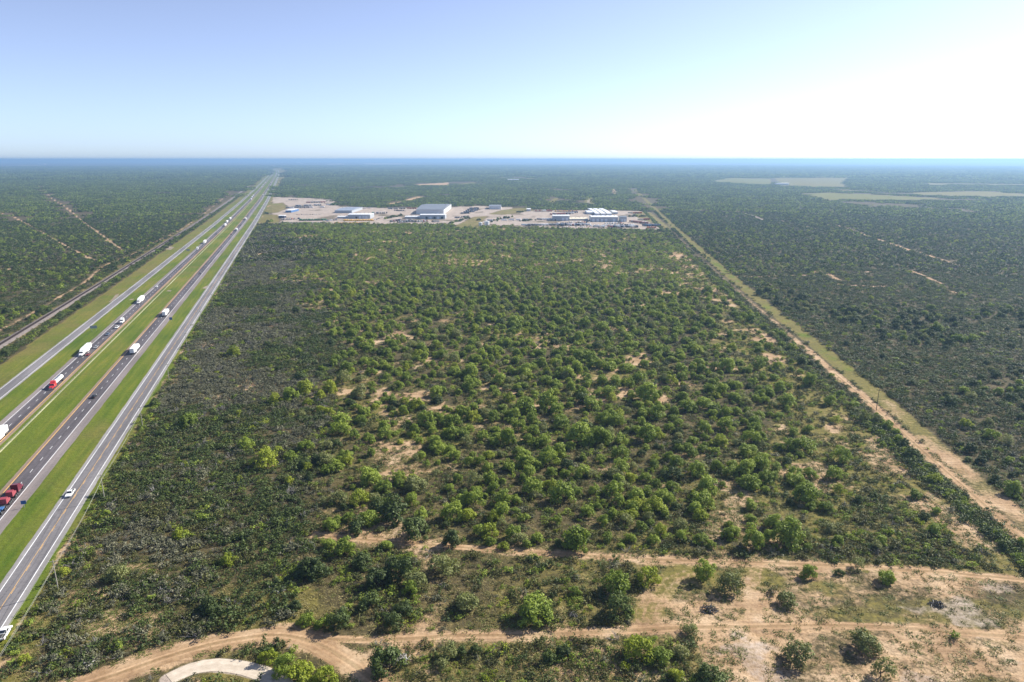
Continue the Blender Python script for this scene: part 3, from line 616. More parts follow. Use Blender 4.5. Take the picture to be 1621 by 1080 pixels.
V('semi', LANE['nr'], S_of(417, 310), True, 'far white semi beyond the equipment yard', 'semi truck', group=NORTH, L=13)
V('semi', LANE['nl'], S_of(434, 289.5), True, 'far dark-fronted truck close to the bend in the highway', 'semi truck', GREYP, NORTH, L=11)
V('pickup', -91.9, S_of(114.5, 783), False, 'white pickup driving down the frontage road', 'pickup', WHITE)
V('pickup', -84.5, 189.8, True, 'white pickup at the lower left picture edge', 'pickup', WHITE)
# the maroon tractor towing two faded red ones saddle-mounted, and a blue chassis
x, y = road_xy(LANE['nr'] - .3, S_of(25, 788)); sm = thing('tow_convoy', (x, y, .06), HEAD_AWAY, 'maroon truck tractor towing two faded red tractors hitched nose-up behind it', 'tow truck', NORTH)
tractor_parts(sm, MAROON, 9.0)
for j_, yy in enumerate((1.6, -4.2)):
    f_ = link('towed_tractor', MB().prof([(-3.6, 1.3), (-3.6, 3.3), (-2.0, 3.55), (-1.7, 2.75), (-.1, 2.35), (0, 1.8), (-.2, 1.5)], 2.2).mesh('towed_tractor_body', PINKRED), sm); f_.location = (0, yy, 0)
    w_ = link('windscreen', MB().add([(-.95, -1.66, 2.78), (.95, -1.66, 2.78), (.9, -1.96, 3.5), (-.9, -1.96, 3.5)], [(0, 1, 2, 3)]).mesh('towed_windscreen', GLASS), f_)
    c_ = link('chassis', MB().box(-.5, .5, -6.6, -3.5, .75, 1.1).mesh('towed_chassis', STEEL), f_)
    add_wheels(sm, [(sx * .95, yy - a) for sx in (-1, 1) for a in (4.6, 5.9)], .5, .5)
    add_wheels(sm, [(sx * 1.0, yy - 1.2) for sx in (-1, 1)], .5, .3)
link('rear_chassis', MB().box(-.55, .55, -14.5, -9.6, .75, 1.15).box(-1.1, 1.1, -12.2, -9.9, 1.15, 1.5).mesh('blue_chassis', BLUE), sm)
add_wheels(sm, [(sx * .95, -13.2) for sx in (-1, 1)], .5, .5)

# ------------------------------------------------------------------ signs, cable barrier, power lines
SIGNBACK = paint('bare_sign_aluminium', (0.30, 0.34, 0.38), 0.5, .3, .08); SIGNBLUE = paint('blue_sign_sheeting', (0.02, 0.10, 0.32), 0.5, var=.06); GALV = paint('galvanised_steel', (0.34, 0.35, 0.36), 0.5, .5, .1)
def sign(u, v, w, h, z, away, label, face):
    x, y = G(u, v); s_ = thing('road_sign', (x, y, 0), -YAW, label, 'road sign')
    link('panel', MB().box(-w / 2, w / 2, -.04, 0, z, z + h).mesh('sign_panel', SIGNBACK if away else face), s_)
    for k in ((-.3, .3) if w > 2.2 else (0,)): link('post', MB().box(k * w - .07, k * w + .07, .002, .14, 0, z + h - .15).mesh('sign_post', GALV), s_)
sign(149, 524.5, 4.6, 2.2, 2.1, True, 'grey back of a wide highway sign left of a white semi', SIGNBACK)
sign(271, 510, 2.1, 2.0, 1.8, False, 'blue square sign on the grass right of a white box trailer', SIGNBLUE)
sign(38.8, 804, 1.7, 1.4, 1.5, False, 'small blue sign on the verge beside the towed red tractors', SIGNBLUE)
sign(298, 399.5, 4.4, 2.2, 2.1, True, 'grey back of a highway sign far up the left verge', SIGNBACK)
sign(340, 361.5, 2.2, 1.8, 1.8, True, 'small grey sign by the far left frontage road', SIGNBACK)
cbx, cby = road_xy(-133.4, 70.0)
cb = thing('cable_barrier', (cbx, cby, 0), 0, 'thin cable barrier on a pale mow strip running along the grass median', 'barrier'); OFF = np.array([cbx, cby])
mowm = asphalt_material('barrier_mow_strip', (0.40, 0.39, 0.22), .25, .2)
s_ = np.arange(70, 3000, 30.0); e_ = np.array([road_xy(-133.4 - .38, t) for t in s_]) - OFF; f_ = np.array([road_xy(-133.4 + .38, t) for t in s_]) - OFF
o = link('mow_strip', grid_mesh('mow_strip', np.stack([e_[:, 0], f_[:, 0]], 1), np.stack([e_[:, 1], f_[:, 1]], 1), np.full((len(s_), 2), .02), [mowm], (np.tile([-.4, .4], (len(s_), 1)), np.stack([s_, s_], 1))), cb)
mb = MB()
for t_ in np.arange(72, 900, 5.0):
    x, y = np.array(road_xy(-133.4, t_)) - OFF; mb.box(x - .05, x + .05, y - .05, y + .05, .02, .95)
o = link('posts', mb.mesh('barrier_posts', GALV), cb); o['kind'] = 'stuff'
for z_ in (.55, .72, .88): link('cable', MB().tube([(*(np.array(road_xy(-133.4, t_)) - OFF), z_) for t_ in np.arange(70, 1500, 60)], .02, 3).mesh('barrier_cable', GALV), cb)
POLEW = paint('weathered_pole_wood', (0.36, 0.33, 0.27), 0.9, var=.15); POLED = paint('dark_pole_wood', (0.06, 0.048, 0.04), 0.9, var=.2)
PORC = paint('grey_insulator', (0.45, 0.46, 0.46), 0.3)
pole_xy = []
pb = GA([(92.9, 936.5), (165.8, 791.5), (226, 676.5), (268, 603.7), (296, 550.8), (319, 513.4)]); base_s = [road_ns(*q)[1] for q in pb]
allp = [tuple(road_xy(-78.6, base_s[0] - 74))] + [tuple(q) for q in pb] + [tuple(road_xy(-79.6, base_s[-1] + 73.5 * k)) for k in range(1, 14)]
ORD = ['just outside the lower left corner', 'nearest the camera, its shadow crossing the frontage road', 'beside the white pickup on the frontage road', 'third up the frontage road', 'fourth up the frontage road', 'fifth up the frontage road', 'sixth up the frontage road']
tops = []
HP = 10.6
def pole(x, y, rz, label, hgt, mat_, arm=2.4, group=None):
    p = thing('power_pole', (x, y, 0), rz, label, 'power pole', group)
    link('pole', cached(('pole', hgt, mat_.name), lambda: MB().tube([(0, 0, -.2), (0, 0, hgt)], [.17, .11], 7).mesh('wooden_pole', mat_)), p)
    link('crossarm', cached(('arm', hgt, arm, mat_.name), lambda: MB().box(-arm / 2, arm / 2, .10, .22, hgt - .75, hgt - .6).mesh('crossarm', mat_)), p)
    for k in (-.46, .46): link('insulator', cached(('ins', k, hgt, arm), lambda: MB().tube([(k * arm, .16, hgt - .6), (k * arm, .16, hgt - .35)], .05, 5).mesh('insulator', PORC)), p)
    return p
for k_, (x, y) in enumerate(allp):
    lb = 'pale wooden power pole ' + (ORD[k_] if k_ < len(ORD) else 'far up the frontage road')
    pole(x, y, -YAW, lb, HP, POLEW, group='power poles along the frontage road')
WIRE = paint('weathered_wire', (0.30, 0.30, 0.26), 0.6, .4)
for name_, off_, zz in (('left conductor', -1.1, HP - .35), ('right conductor', 1.1, HP - .35), ('lower neutral wire', .15, HP - 2.2)):
    path = []
    for a, b in zip(allp[:8], allp[1:9]):
        a = np.array(a) + off_ * RN; b = np.array(b) + off_ * RN
        for t_ in np.linspace(0, 1, 9)[:-1]: path.append((*(a + (b - a) * t_), zz - 4 * 1.1 * t_ * (1 - t_)))
    w_ = tag(link('overhead_wire', MB().tube(path, .03, 4).mesh('overhead_wire', WIRE)), '%s strung along the frontage road poles' % name_, 'power line', 'wires along the frontage road')
x, y = G(1387, 650); pole(x, y, math.radians(-40), 'dark weathered power pole standing in the right-hand sandy corridor', 11.5, POLED, 2.6, None)
x, y = G(1186, 457); pole(x, y, math.radians(-40), 'dark power pole farther up the right-hand grassy corridor', 10.5, POLED, 2.6, None)
x, y = G(582, 472); wt = thing('pump_post', (x, y, 0), 0, 'pale metal post rising from the far savanna', 'post')
link('post', MB().tube([(0, 0, 0), (0, 0, 4.4)], .22, 6).mesh('pump_post', GALV), wt); link('cap', MB().tube([(0, 0, 4.4), (0, 0, 5.0)], [.4, .15], 6).mesh('pump_cap', GALV), wt)

# ------------------------------------------------------------------ equipment yard: sheds, tanks, machines, parked vehicles
METAL = paint('pale_metal_siding', (0.60, 0.62, 0.64), 0.5, .1, .05, .08); METAL_SHADED = paint('shaded_metal_siding', (0.38, 0.41, 0.44), 0.5, .1, .05, .08); ROOFW = paint('white_metal_roof', (0.78, 0.78, 0.77), 0.4, .1, .04, .05)  # blue-grey siding colour has the shade of the sunless fronts mixed in
ROOFD = paint('dark_slate_roof', (0.19, 0.205, 0.225), 0.5, .2, .1, .05); DOORL = paint('light_roll_door', (0.66, 0.70, 0.74), 0.5, var=.05); BAY_SHADE = paint('open_bay_shade', (0.02, 0.022, 0.026), 0.9)  # near-black panel colour stands in for the shade inside open bays
TAN = paint('tan_roof', (0.62, 0.56, 0.42), 0.6, var=.08, scale=.1); YEL = paint('yellow_machine_paint', (0.72, 0.42, 0.03), 0.4, var=.06); GRN = paint('green_machine_paint', (0.02, 0.16, 0.035), 0.4, var=.1); ORG = paint('orange_machine_paint', (0.65, 0.22, 0.04), 0.4, var=.08)
NAVY = paint('navy_paint', (0.018, 0.03, 0.07), 0.35, var=.1); PINKP = paint('brick_red_paint', (0.35, 0.12, 0.08), 0.5, var=.1)
def shed(u0, u1, v, hgt, depth, label, wall=METAL_SHADED, roof=ROOFW, doors=(), ridge=1.2, cat='building', open_side=False):
    """metal building whose front wall stands on the ground seen between (u0,v) and (u1,v)"""
    x0, y0 = G(u0, v); x1, _ = G(u1, v); W = x1 - x0
    b = thing('metal_building', ((x0 + x1) / 2, y0, 0), 0, label, cat); w2 = W / 2
    link('wall', MB().box(-w2, w2, 0, depth, 0, hgt).mesh('building_wall', wall), b)
    e = .5; m_ = MB().add([(-w2 - e, -e, hgt + .02), (w2 + e, -e, hgt + .02), (w2 + e, depth / 2, hgt + ridge), (-w2 - e, depth / 2, hgt + ridge), (w2 + e, depth + e, hgt + .02), (-w2 - e, depth + e, hgt + .02),
                          (-w2 - e, -e, hgt - .33), (w2 + e, -e, hgt - .33), (w2 + e, depth + e, hgt - .33), (-w2 - e, depth + e, hgt - .33)],
                         [(0, 1, 2, 3), (3, 2, 4, 5), (6, 7, 1, 0), (7, 8, 4, 2, 1), (8, 9, 5, 4), (9, 6, 0, 3, 5)])
    link('roof', m_.mesh('building_roof', roof), b)
    for fx, wd, hd, mt in doors:
        link('door', MB().box(fx * W - wd / 2, fx * W + wd / 2, -.12, -.02, .1, hd).mesh('bay_door', mt), b)  # black ones are flat panels painted as shaded openings
    if W > 18:
        for k in range(int(W / 9)): link('roof_vent', cached('roof_vent', lambda: MB().box(-.6, .6, -.6, .6, -.3, .9).mesh('roof_vent', GALV)), b).location = (-w2 + 4.5 + k * 9, depth / 2, hgt + ridge)
    link('trim', MB().box(-w2 - .05, w2 + .05, -.09, -.01, 0, .6).mesh('base_trim', GREYP), b)
    return b
shed(551, 586, 346.2, 8.5, 44, 'white-roofed repair shed with shaded blue-grey front beside the yellow machines', doors=[(.05, 5, 5, DOORL), (.2, 5, 5, DOORL), (.33, 5, 5, DOORL), (-.12, 4, 4, BAY_SHADE)])
shed(534, 550.6, 346.0, 3.6, 20, 'low lean-to at the left end of the white-roofed repair shed', METAL_SHADED, ROOFW)
shed(659, 702.5, 339.6, 11, 205, 'huge dark-roofed warehouse, the largest building in the yard', METAL, ROOFD, ridge=5, doors=[(.3, 6, 5, DOORL)])
shed(665, 704.6, 346.8, 8.6, 30, 'white-roofed workshop with three dark open bays in front of the huge warehouse', doors=[(-.24, 4.5, 5, BAY_SHADE), (-.08, 5, 5, DOORL), (.08, 4.5, 5, BAY_SHADE), (.22, 5, 5, DOORL), (.38, 5.5, 5, BAY_SHADE)])
shed(641, 664.7, 346.4, 4.2, 26, 'low flat annex on the left of the white-roofed workshop')
shed(774, 793, 331.5, 7, 70, 'dark-roofed shed alone at the back of the yard near the green strip', METAL, ROOFD, ridge=2.5)
shed(875, 901.5, 349.6, 10, 30, 'square white-roofed block at the left end of the long right-hand building', doors=[(.12, 5, 6, DOORL), (.34, 5, 6, DOORL), (-.35, 3, 3, BAY_SHADE)])
shed(901.8, 931, 349.2, 3.2, 44, 'long low pale-roofed link between two taller blocks', METAL_SHADED, TAN, ridge=.6)
shed(936, 978, 351.2, 9.6, 42, 'long right-hand building with a row of five light bay doors', doors=[(-.42, 5, 6, DOORL), (-.26, 5, 6, DOORL), (-.10, 5, 6, DOORL), (.06, 5, 6, DOORL), (.36, 5, 6, DOORL)])
shed(982, 992, 351.3, 9.8, 26, 'narrow grey tower-like block at the right end of the long building', METAL_SHADED, ROOFD, doors=[(-.2, 4, 5, DOORL), (.25, 4, 5, DOORL)])
for (a, b, n_) in ((943, 949, 'first'), (952, 958.5, 'middle'), (962, 968.5, 'last')): shed(a, b, 341.6, 5, 170, '%s of three long white sheds running back behind the right-hand building' % n_, METAL, ROOFW, ridge=1.5)
shed(930, 939, 339.4, 4.5, 60, 'small white shed left of the three long white sheds', METAL, ROOFW); shed(971, 978, 339, 4.5, 60, 'small white shed right of the three long white sheds', METAL, ROOFW)
shed(452, 461, 336.8, 5.5, 60, 'dark blue office block near the highway end of the yard', BLUE, ROOFW)
shed(441, 450, 345.4, 5, 14, 'small dark blue and white cabin beside the yard entrance', NAVY, ROOFW)
shed(530, 557, 337.4, 6, 120, 'long grey-roofed shed at the back left of the yard', METAL_SHADED, paint('grey_blue_roof', (0.27, 0.31, 0.37), .5, .2, .08, .05), ridge=2)
shed(834, 840, 334.4, 5, 30, 'small white hut at the left of the back row of parked machines', METAL, ROOFW)
def storage_tank(u, v, r, h, label):
    x, y = G(u, v); t_ = thing('storage_tank', (x, y, 0), 0, label, 'storage tank')
    link('shell', MB().tube([(0, 0, 0), (0, 0, h)], r, 20).mesh('tank_shell', ROOFW), t_); link('roof', MB().tube([(0, 0, h + .01), (0, 0, h + 1.0)], [r * 1.01, r * .1], 20).mesh('tank_roof', ROOFW), t_)
    link('ladder', MB().box(-.3, .3, -r - .2, -r - .02, 0, h).mesh('tank_ladder', GALV), t_)
storage_tank(770.7, 356.6, 4.9, 7.6, 'larger white storage tank at the front edge of the yard'); storage_tank(760.6, 357.2, 3.6, 6.0, 'smaller white storage tank beside the larger one')
def small_mesh(kind, col):
    def f():
        m_ = MB(); n0 = 0
        if kind == 'tractor': m_.box(-.9, .9, -2.2, -.2, 1.2, 3.2, .2, .2).box(-.6, .6, -.2, 2.0, .9, 2.0); nb = len(m_.f); [m_.tube([(sx * 1.25 - .25, -1.3, .95), (sx * 1.25 + .25, -1.3, .95)], .95, 10) for sx in (-1, 1)]; [m_.tube([(sx * 1.0 - .2, 1.4, .6), (sx * 1.0 + .2, 1.4, .6)], .6, 10) for sx in (-1, 1)]
        elif kind == 'harvester': m_.box(-1.6, 1.6, -4, 2.2, 1.4, 3.6, .2, .3).box(-1.0, 1.0, 2.2, 3.6, 1.9, 3.9, .2, .3).box(-3.2, 3.2, 4.0, 5.2, .4, 1.4); nb = len(m_.f); [m_.tube([(sx * 1.7 - .4, 1.6, 1.0), (sx * 1.7 + .4, 1.6, 1.0)], 1.0, 10) for sx in (-1, 1)]; [m_.tube([(sx * 1.4 - .3, -3, .7), (sx * 1.4 + .3, -3, .7)], .7, 10) for sx in (-1, 1)]
        elif kind == 'loader': m_.box(-1.2, 1.2, -3.5, -.4, 1.1, 2.3).box(-.8, .8, -.9, .9, 2.3, 3.6, .15, .15).box(-1.1, 1.1, .4, 2.4, .9, 1.9).box(-1.5, 1.5, 3.2, 4.3, .3, 1.4).box(-.9, -.6, 1.6, 3.5, 1.5, 1.9).box(.6, .9, 1.6, 3.5, 1.5, 1.9); nb = len(m_.f); [m_.tube([(sx * 1.3 - .3, yy, .8), (sx * 1.3 + .3, yy, .8)], .8, 10) for sx in (-1, 1) for yy in (-2.2, 1.5)]
        elif kind == 'truck': m_.box(-1.2, 1.2, 1.6, 3.6, .8, 3.0, .1, .2).box(-1.0, 1.0, 3.6, 5.0, .8, 1.9, .05, .1).box(-.5, .5, -4.0, 1.6, .8, 1.1); nb = len(m_.f); [m_.tube([(sx - .25, yy, .5), (sx + .25, yy, .5)], .5, 8) for sx in (-1, 1) for yy in (-3.2, -1.9, 4.0)]
        elif kind == 'container': m_.box(-1.25, 1.25, -6, 6, 1.2, 3.9).box(-.9, .9, -5.8, 5.8, .95, 1.2); nb = len(m_.f); [m_.tube([(sx - .25, yy, .5), (sx + .25, yy, .5)], .5, 8) for sx in (-1, 1) for yy in (-4.6, -3.3)]
        else: m_.prof([(-2.3, .4), (-2.3, .95), (1.0, .98), (2.1, .78), (2.3, .4)], 1.85).box(-.82, .82, -1.7, .95, .96, 1.5, .2, .5); nb = len(m_.f); [m_.tube([(sx * .8 - .12, yy, .33), (sx * .8 + .12, yy, .33)], .33, 8) for sx in (-1, 1) for yy in (-1.4, 1.4)]
        me = m_.mesh('parked_' + kind, col, TYRE); [setattr(p_, 'material_index', 1) for p_ in list(me.polygons)[nb:]]; return me
    return cached(('small', kind, col.name), f)
def row(kind, cols, u0, v0, u1, v1, n, name, label, cat, group, rot=0.0, jit=.12, skip=0.0):
    for i_ in range(n):
        if random.random() < skip: continue
        t_ = i_ / max(1, n - 1); u_ = u0 + (u1 - u0) * t_; v_ = v0 + (v1 - v0) * t_
        x, y = G(u_, v_); o = link(name, small_mesh(kind, random.choice(cols))); o.location = (x + random.uniform(-.8, .8), y + random.uniform(-2, 2), .03); o.rotation_euler = (0, 0, rot + random.uniform(-jit, jit))
        tag(o, label, cat, group)
row('tractor', [GRN], 449, 354, 522, 354, 30, 'farm_tractor', 'green farm tractor in the front row along the yard edge', 'tractor', 'green tractors in the front row', .3)
row('harvester', [GRN], 475, 349.6, 515, 349.2, 13, 'harvester', 'big green harvester in the second row behind the tractors', 'harvester', 'green harvesters in the second row', .2)
row('truck', [WHITE, GREYBLUE, SILVER], 514, 351, 532, 349, 7, 'parked_truck', 'pale truck between the green machines and the yellow machines', 'truck', 'trucks between green and yellow machines', .4)
row('loader', [YEL], 530, 354.4, 582, 354.4, 17, 'wheel_loader', 'yellow wheel loader in the front row along the yard edge', 'loader', 'yellow loaders in the front row', .5)
row('loader', [YEL], 545, 350, 590, 349.6, 15, 'wheel_loader', 'yellow wheel loader in the second row by the repair shed', 'loader', 'yellow loaders in the second row', -.4)
row('container', [NAVY, GREYP, GRN], 590, 338.4, 612, 338.2, 8, 'trailer', 'dark trailer in the packed row behind the repair shed', 'trailer', 'dark trailers behind the repair shed', .1)
for q_, (a, b, c, d, n_) in enumerate(((618, 352, 634, 349, 10), (622, 350.5, 648, 348.4, 12), (630, 353, 655, 351, 12), (640, 350.6, 652, 348, 6), (656, 352, 676, 351.2, 9), (666, 350, 676, 348, 5), (685, 351.8, 694, 351.4, 4))):
    row('car' if q_ % 2 else 'truck', [NAVY, BLACK, GREYP, WHITE, PINKP, SILVER], a, b, c, d, n_, 'parked_car' if q_ % 2 else 'parked_truck', '%s parked in front of the white-roofed workshop' % ('car' if q_ % 2 else 'truck cab'), 'car' if q_ % 2 else 'truck', '%s in front of the white-roofed workshop' % ('cars' if q_ % 2 else 'trucks'), .5, .2)
for q_, (a, b, c, d) in enumerate(((731, 338.6, 742, 338), (735, 336.6, 750, 335.8), (738, 334.8, 756, 333.8), (741, 332.6, 758, 332), (744, 330.6, 757, 330.2))):
    row('truck', [NAVY, BLACK, GREYBLUE], a, b, c, d, 9, 'parked_truck', 'dark truck in the dense block parked right of the huge warehouse', 'truck', 'dark trucks parked right of the huge warehouse', .4, .1)
for q_, (a, b, c, d, n_) in enumerate(((880, 355.2, 930, 354.6, 16), (884, 357.6, 930, 357, 15), (890, 360, 940, 359.4, 15), (938, 358.4, 1005, 357, 20), (945, 360.4, 1006, 359.8, 16), (902, 352, 932, 351.6, 10), (960, 355, 985, 354, 7))):
    k_ = ('truck', 'container', 'car')[q_ % 3]; w_ = {'truck': 'truck cab', 'container': 'trailer', 'car': 'car'}[k_]
    row(k_, [WHITE, SILVER, GREYP, BLACK, NAVY, WHITE, PINKP], a, b, c, d, n_, {'truck': 'parked_truck', 'container': 'trailer', 'car': 'parked_car'}[k_], '%s parked in front of the long right-hand building' % w_, w_.split()[0], '%ss before the long right-hand building' % w_, .6, .3, .12)
row('container', [NAVY, BLUE, GREYBLUE], 1022, 358.6, 1042, 358, 9, 'trailer', 'dark blue flat trailer in the row near the right-hand corner of the yard', 'trailer', 'blue trailers at the right-hand corner', 1.2)
row('loader', [ORG, PINKP], 1025, 361.6, 1037, 361.4, 5, 'wheel_loader', 'orange machine at the right-hand corner of the yard', 'loader', 'orange machines at the right-hand corner')
row('container', [PINKP, TAN, PINKP, WHITE], 848, 335, 872, 335, 9, 'trailer', 'brick red trailer in the back row', 'trailer', 'trailers in the back row', .1)
row('loader', [YEL, ORG, PINKP], 880, 335.2, 912, 335.2, 12, 'wheel_loader', 'yellow or orange machine in the back row of the yard', 'loader', 'machines in the back row', .3)
row('container', [NAVY], 906, 337.4, 914, 337.4, 4, 'trailer', 'navy trailer left of the small white shed', 'trailer', 'navy trailers in the back row')
row('container', [PINKP, ORG, TAN], 998, 338.4, 1012, 338.4, 6, 'trailer', 'tan trailer behind the narrow grey block', 'trailer', 'tan trailers behind the narrow grey block', 1.4)
row('container', [PINKP, TAN], 1014, 349, 1024, 348.6, 4, 'trailer', 'brick red trailer on the open right of the yard', 'trailer', 'brick red trailers on the open right', 1.4)
row('car', [BLACK, WHITE, PINKP, SILVER], 470, 340.4, 506, 340, 11, 'parked_car', 'car parked beside the pale yard road', 'car', 'cars beside the pale yard road', .2, .3)
row('truck', [NAVY, GREYP], 460, 317, 470, 316.6, 4, 'parked_truck', 'dark truck on the far left lot', 'truck', 'trucks on the far left lot', 1.2)
row('container', [PINKP, GREYP], 488, 321.5, 512, 321, 7, 'trailer', 'red-brown trailer on the far left lot', 'trailer', 'trailers on the far left lot', 1.5)
row('container', [GREYP, WHITE], 456, 330, 510, 329, 10, 'trailer', 'pale trailer in the long line on the far left lot', 'trailer', 'line of pale trailers on the far left lot', 1.5, .1, .25)
row('truck', [WHITE, SILVER, GREYP], 562, 331.5, 585, 330, 9, 'parked_truck', 'truck behind the repair shed by the trees', 'truck', 'trucks behind the repair shed', .5, .3)
row('truck', [BLACK, NAVY], 626, 334, 640, 334.4, 6, 'parked_truck', 'dark truck on the open lot left of the huge warehouse', 'truck', 'trucks left of the huge warehouse', .8, .4)
row('container', [WHITE, SILVER, GREYP], 776, 350.4, 870, 348.4, 18, 'trailer', 'pale trailer among the trees right of the white tanks', 'trailer', 'pale trailers among the trees', 1.3, .3, .3)
row('container', [WHITE, GREYP, SILVER], 830, 357.8, 880, 357, 10, 'trailer', 'white trailer along the front edge right of the tanks', 'trailer', 'white trailers along the front edge', 1.4, .3, .2)
row('container', [WHITE, GREYP, SILVER, GREYBLUE], 470, 327, 524, 325, 14, 'trailer', 'pale trailer scattered over the open far left lot', 'trailer', 'scattered trailers on the far left lot', .9, .8, .2)
row('truck', [PINKP, GREYP, NAVY, WHITE], 448, 348.5, 475, 347, 8, 'parked_truck', 'truck on the lot above the green tractors', 'truck', 'trucks above the green tractors', .7, .6)
row('car', [BLACK, WHITE, SILVER, GREYP], 592, 349, 606, 344, 10, 'parked_car', 'car right of the yellow loaders', 'car', 'cars right of the yellow loaders', .3, .4)
row('container', [GREYP, PINKP, GREYBLUE], 618, 331.5, 656, 331, 10, 'trailer', 'trailer along the back fence left of the huge warehouse', 'trailer', 'trailers along the back fence', 1.2, .5, .2)
row('truck', [WHITE, NAVY, SILVER], 722, 345.6, 742, 343.6, 8, 'parked_truck', 'truck by the bank right of the white-roofed workshop', 'truck', 'trucks by the bank', .5, .5)
row('container', [GREYP, WHITE, NAVY, PINKP], 872, 340.6, 905, 338.8, 8, 'trailer', 'trailer on the open lot behind the square white block', 'trailer', 'trailers behind the square white block', .8, .7)
row('container', [GREYP, SILVER, PINKP], 1000, 352, 1022, 354.5, 8, 'trailer', 'trailer on the right lot beside the narrow grey block', 'trailer', 'trailers on the right lot', 1.1, .6)
# far buildings near the skyline
for q_, (u, v, w, d, h, lb) in enumerate(((437, 258.3, 330, 80, 14, 'white hall near the skyline left of the highway bend'), (466, 258.0, 420, 90, 16, 'long white hall near the skyline right of the highway bend'), (475, 259.6, 150, 60, 12, 'small white hall close to the far highway bend'), (64, 260.5, 180, 80, 16, 'pale hall on the skyline at far left'), (1239, 293.4, 60, 30, 9, 'pale farmhouse on the tan field at right'), (809, 286, 40, 20, 7, 'small white house in the far woodland at centre'), (817, 286, 34, 20, 7, 'second small white house in the far woodland at centre'))):
    x, y = G(u, v); b_ = thing('distant_building', (x, y, 0), 0, lb, 'building')
    link('wall', MB().box(-w / 2, w / 2, 0, d, 0, h).mesh('distant_wall', METAL), b_); link('roof', MB().box(-w / 2 - 1, w / 2 + 1, -1, d + 1, h + .01, h + 1.5, 0, d * .3).mesh('distant_roof', ROOFW), b_)
# debris piles
def pile(u, v, r, n, mats, label, cat, long=1.6, seed=0, flat=.35):
    x, y = G(u, v); p = thing('debris_pile', (x, y, 0), 0, label, cat); rg = np.random.default_rng(seed)
    ms = [MB() for _ in mats]
    for i_ in range(n):
        m_ = ms[i_ % len(mats)]; a = rg.uniform(0, 6.28); d_ = r * math.sqrt(rg.uniform()) * .85; c = np.array([d_ * math.cos(a), d_ * math.sin(a) * .7, .1 + (1 - d_ / r) * r * flat * rg.uniform(.3, 1)])
        t_ = rg.normal(size=3) * np.array([1, 1, .35]); t_ /= np.linalg.norm(t_); L_ = long * rg.uniform(.4, 1.2)
        m_.tube([c - t_ * L_ / 2, c + t_ * L_ / 2 + rg.normal(size=3) * .12], [rg.uniform(.06, .16), rg.uniform(.03, .1)], 5)
    for m_, mt in zip(ms, mats): o_ = link('branches', m_.mesh('branch_heap', mt), p); o_['kind'] = 'stuff'
CHAR = paint('charred_wood', (0.018, 0.017, 0.018), 0.95, var=.3); BLEACH = paint('bleached_wood', (0.56, 0.55, 0.54), 0.9, var=.15)
pile(438, 936, 2.6, 46, [BLEACH, DEADWOOD], 'heap of bleached white branches in the yellow grass, lower left of centre', 'brush pile', 2.0, 1) if False else None
DEADW = paint('grey_dead_wood', (0.27, 0.255, 0.24), 0.95, var=.25)
pile(438, 936, 2.5, 46, [BLEACH, DEADW], 'heap of bleached white branches in the yellow grass left of centre', 'brush pile', 2.0, 1)
pile(1122, 966, 3.0, 60, [CHAR, STEEL], 'black burnt brush pile inside the oval of green weeds', 'brush pile', 1.7, 2)
pile(1484, 958, 2.5, 50, [CHAR, STEEL], 'dark brush pile alone on the far right of the clearing', 'brush pile', 1.6, 3)
pile(907, 974, 1.6, 34, [DEADW, CHAR], 'small dark grey brush pile left of the two broad dark trees', 'brush pile', 1.2, 4)
pile(702, 927, 1.5, 30, [DEADW, CHAR], 'small grey brush pile below the yellowish shrub tree', 'brush pile', 1.2, 5)
pile(632, 1046, 2.6, 40, [BLEACH, DEADW], 'bleached dead limbs sprawling in front of the dark tangled tree', 'dead branches', 2.6, 6, .5)
pile(262, 936, 2.4, 44, [DEADW], 'purple-grey dead bush among dark brush at lower left', 'dead branches', 1.8, 7, .5)
pile(142, 1052, 2.6, 44, [BLEACH, DEADW], 'pale grey dead bush beside the sandy road at bottom left', 'dead branches', 2.0, 8, .6)

# ------------------------------------------------------------------ vegetation: leaf-clump meshes
def leaf_cloud(rg, clumps, per, size, up=0.25, jit=0.55, asp=1.6):
    """clumps: list of (centre, radius); returns quads of leaf sprays lying around each clump's surface"""
    V = []
    for (c, r) in clumps:
        k = max(4, int(per * (r ** 1.3) / 0.6)) if per > 0 else int(-per)
        d = rg.normal(size=(k, 3)); d[:, 2] = d[:, 2] * .8 + up; d /= np.linalg.norm(d, axis=1)[:, None]
        p = np.array(c) + d * (r * rg.uniform(.55, 1.06, (k, 1))) * np.array([1, 1, .85])
        nn = d + rg.normal(size=(k, 3)) * jit; nn[:, 2] += .25; nn /= np.linalg.norm(nn, axis=1)[:, None]
        t = rg.normal(size=(k, 3)); t -= nn * (t * nn).sum(1)[:, None]; t /= np.linalg.norm(t, axis=1)[:, None]; b = np.cross(nn, t)
        s = size * rg.uniform(.6, 1.3, (k, 1)); w = s / asp
        q = np.stack([p - t * s * .5, p + b * w * .5 - nn * s * .1, p + t * s * .5, p - b * w * .5 - nn * s * .1], 1)
        V.append(q)
    V = np.concatenate(V); V[:, :, 2] = np.maximum(V[:, :, 2], 0.02); return V
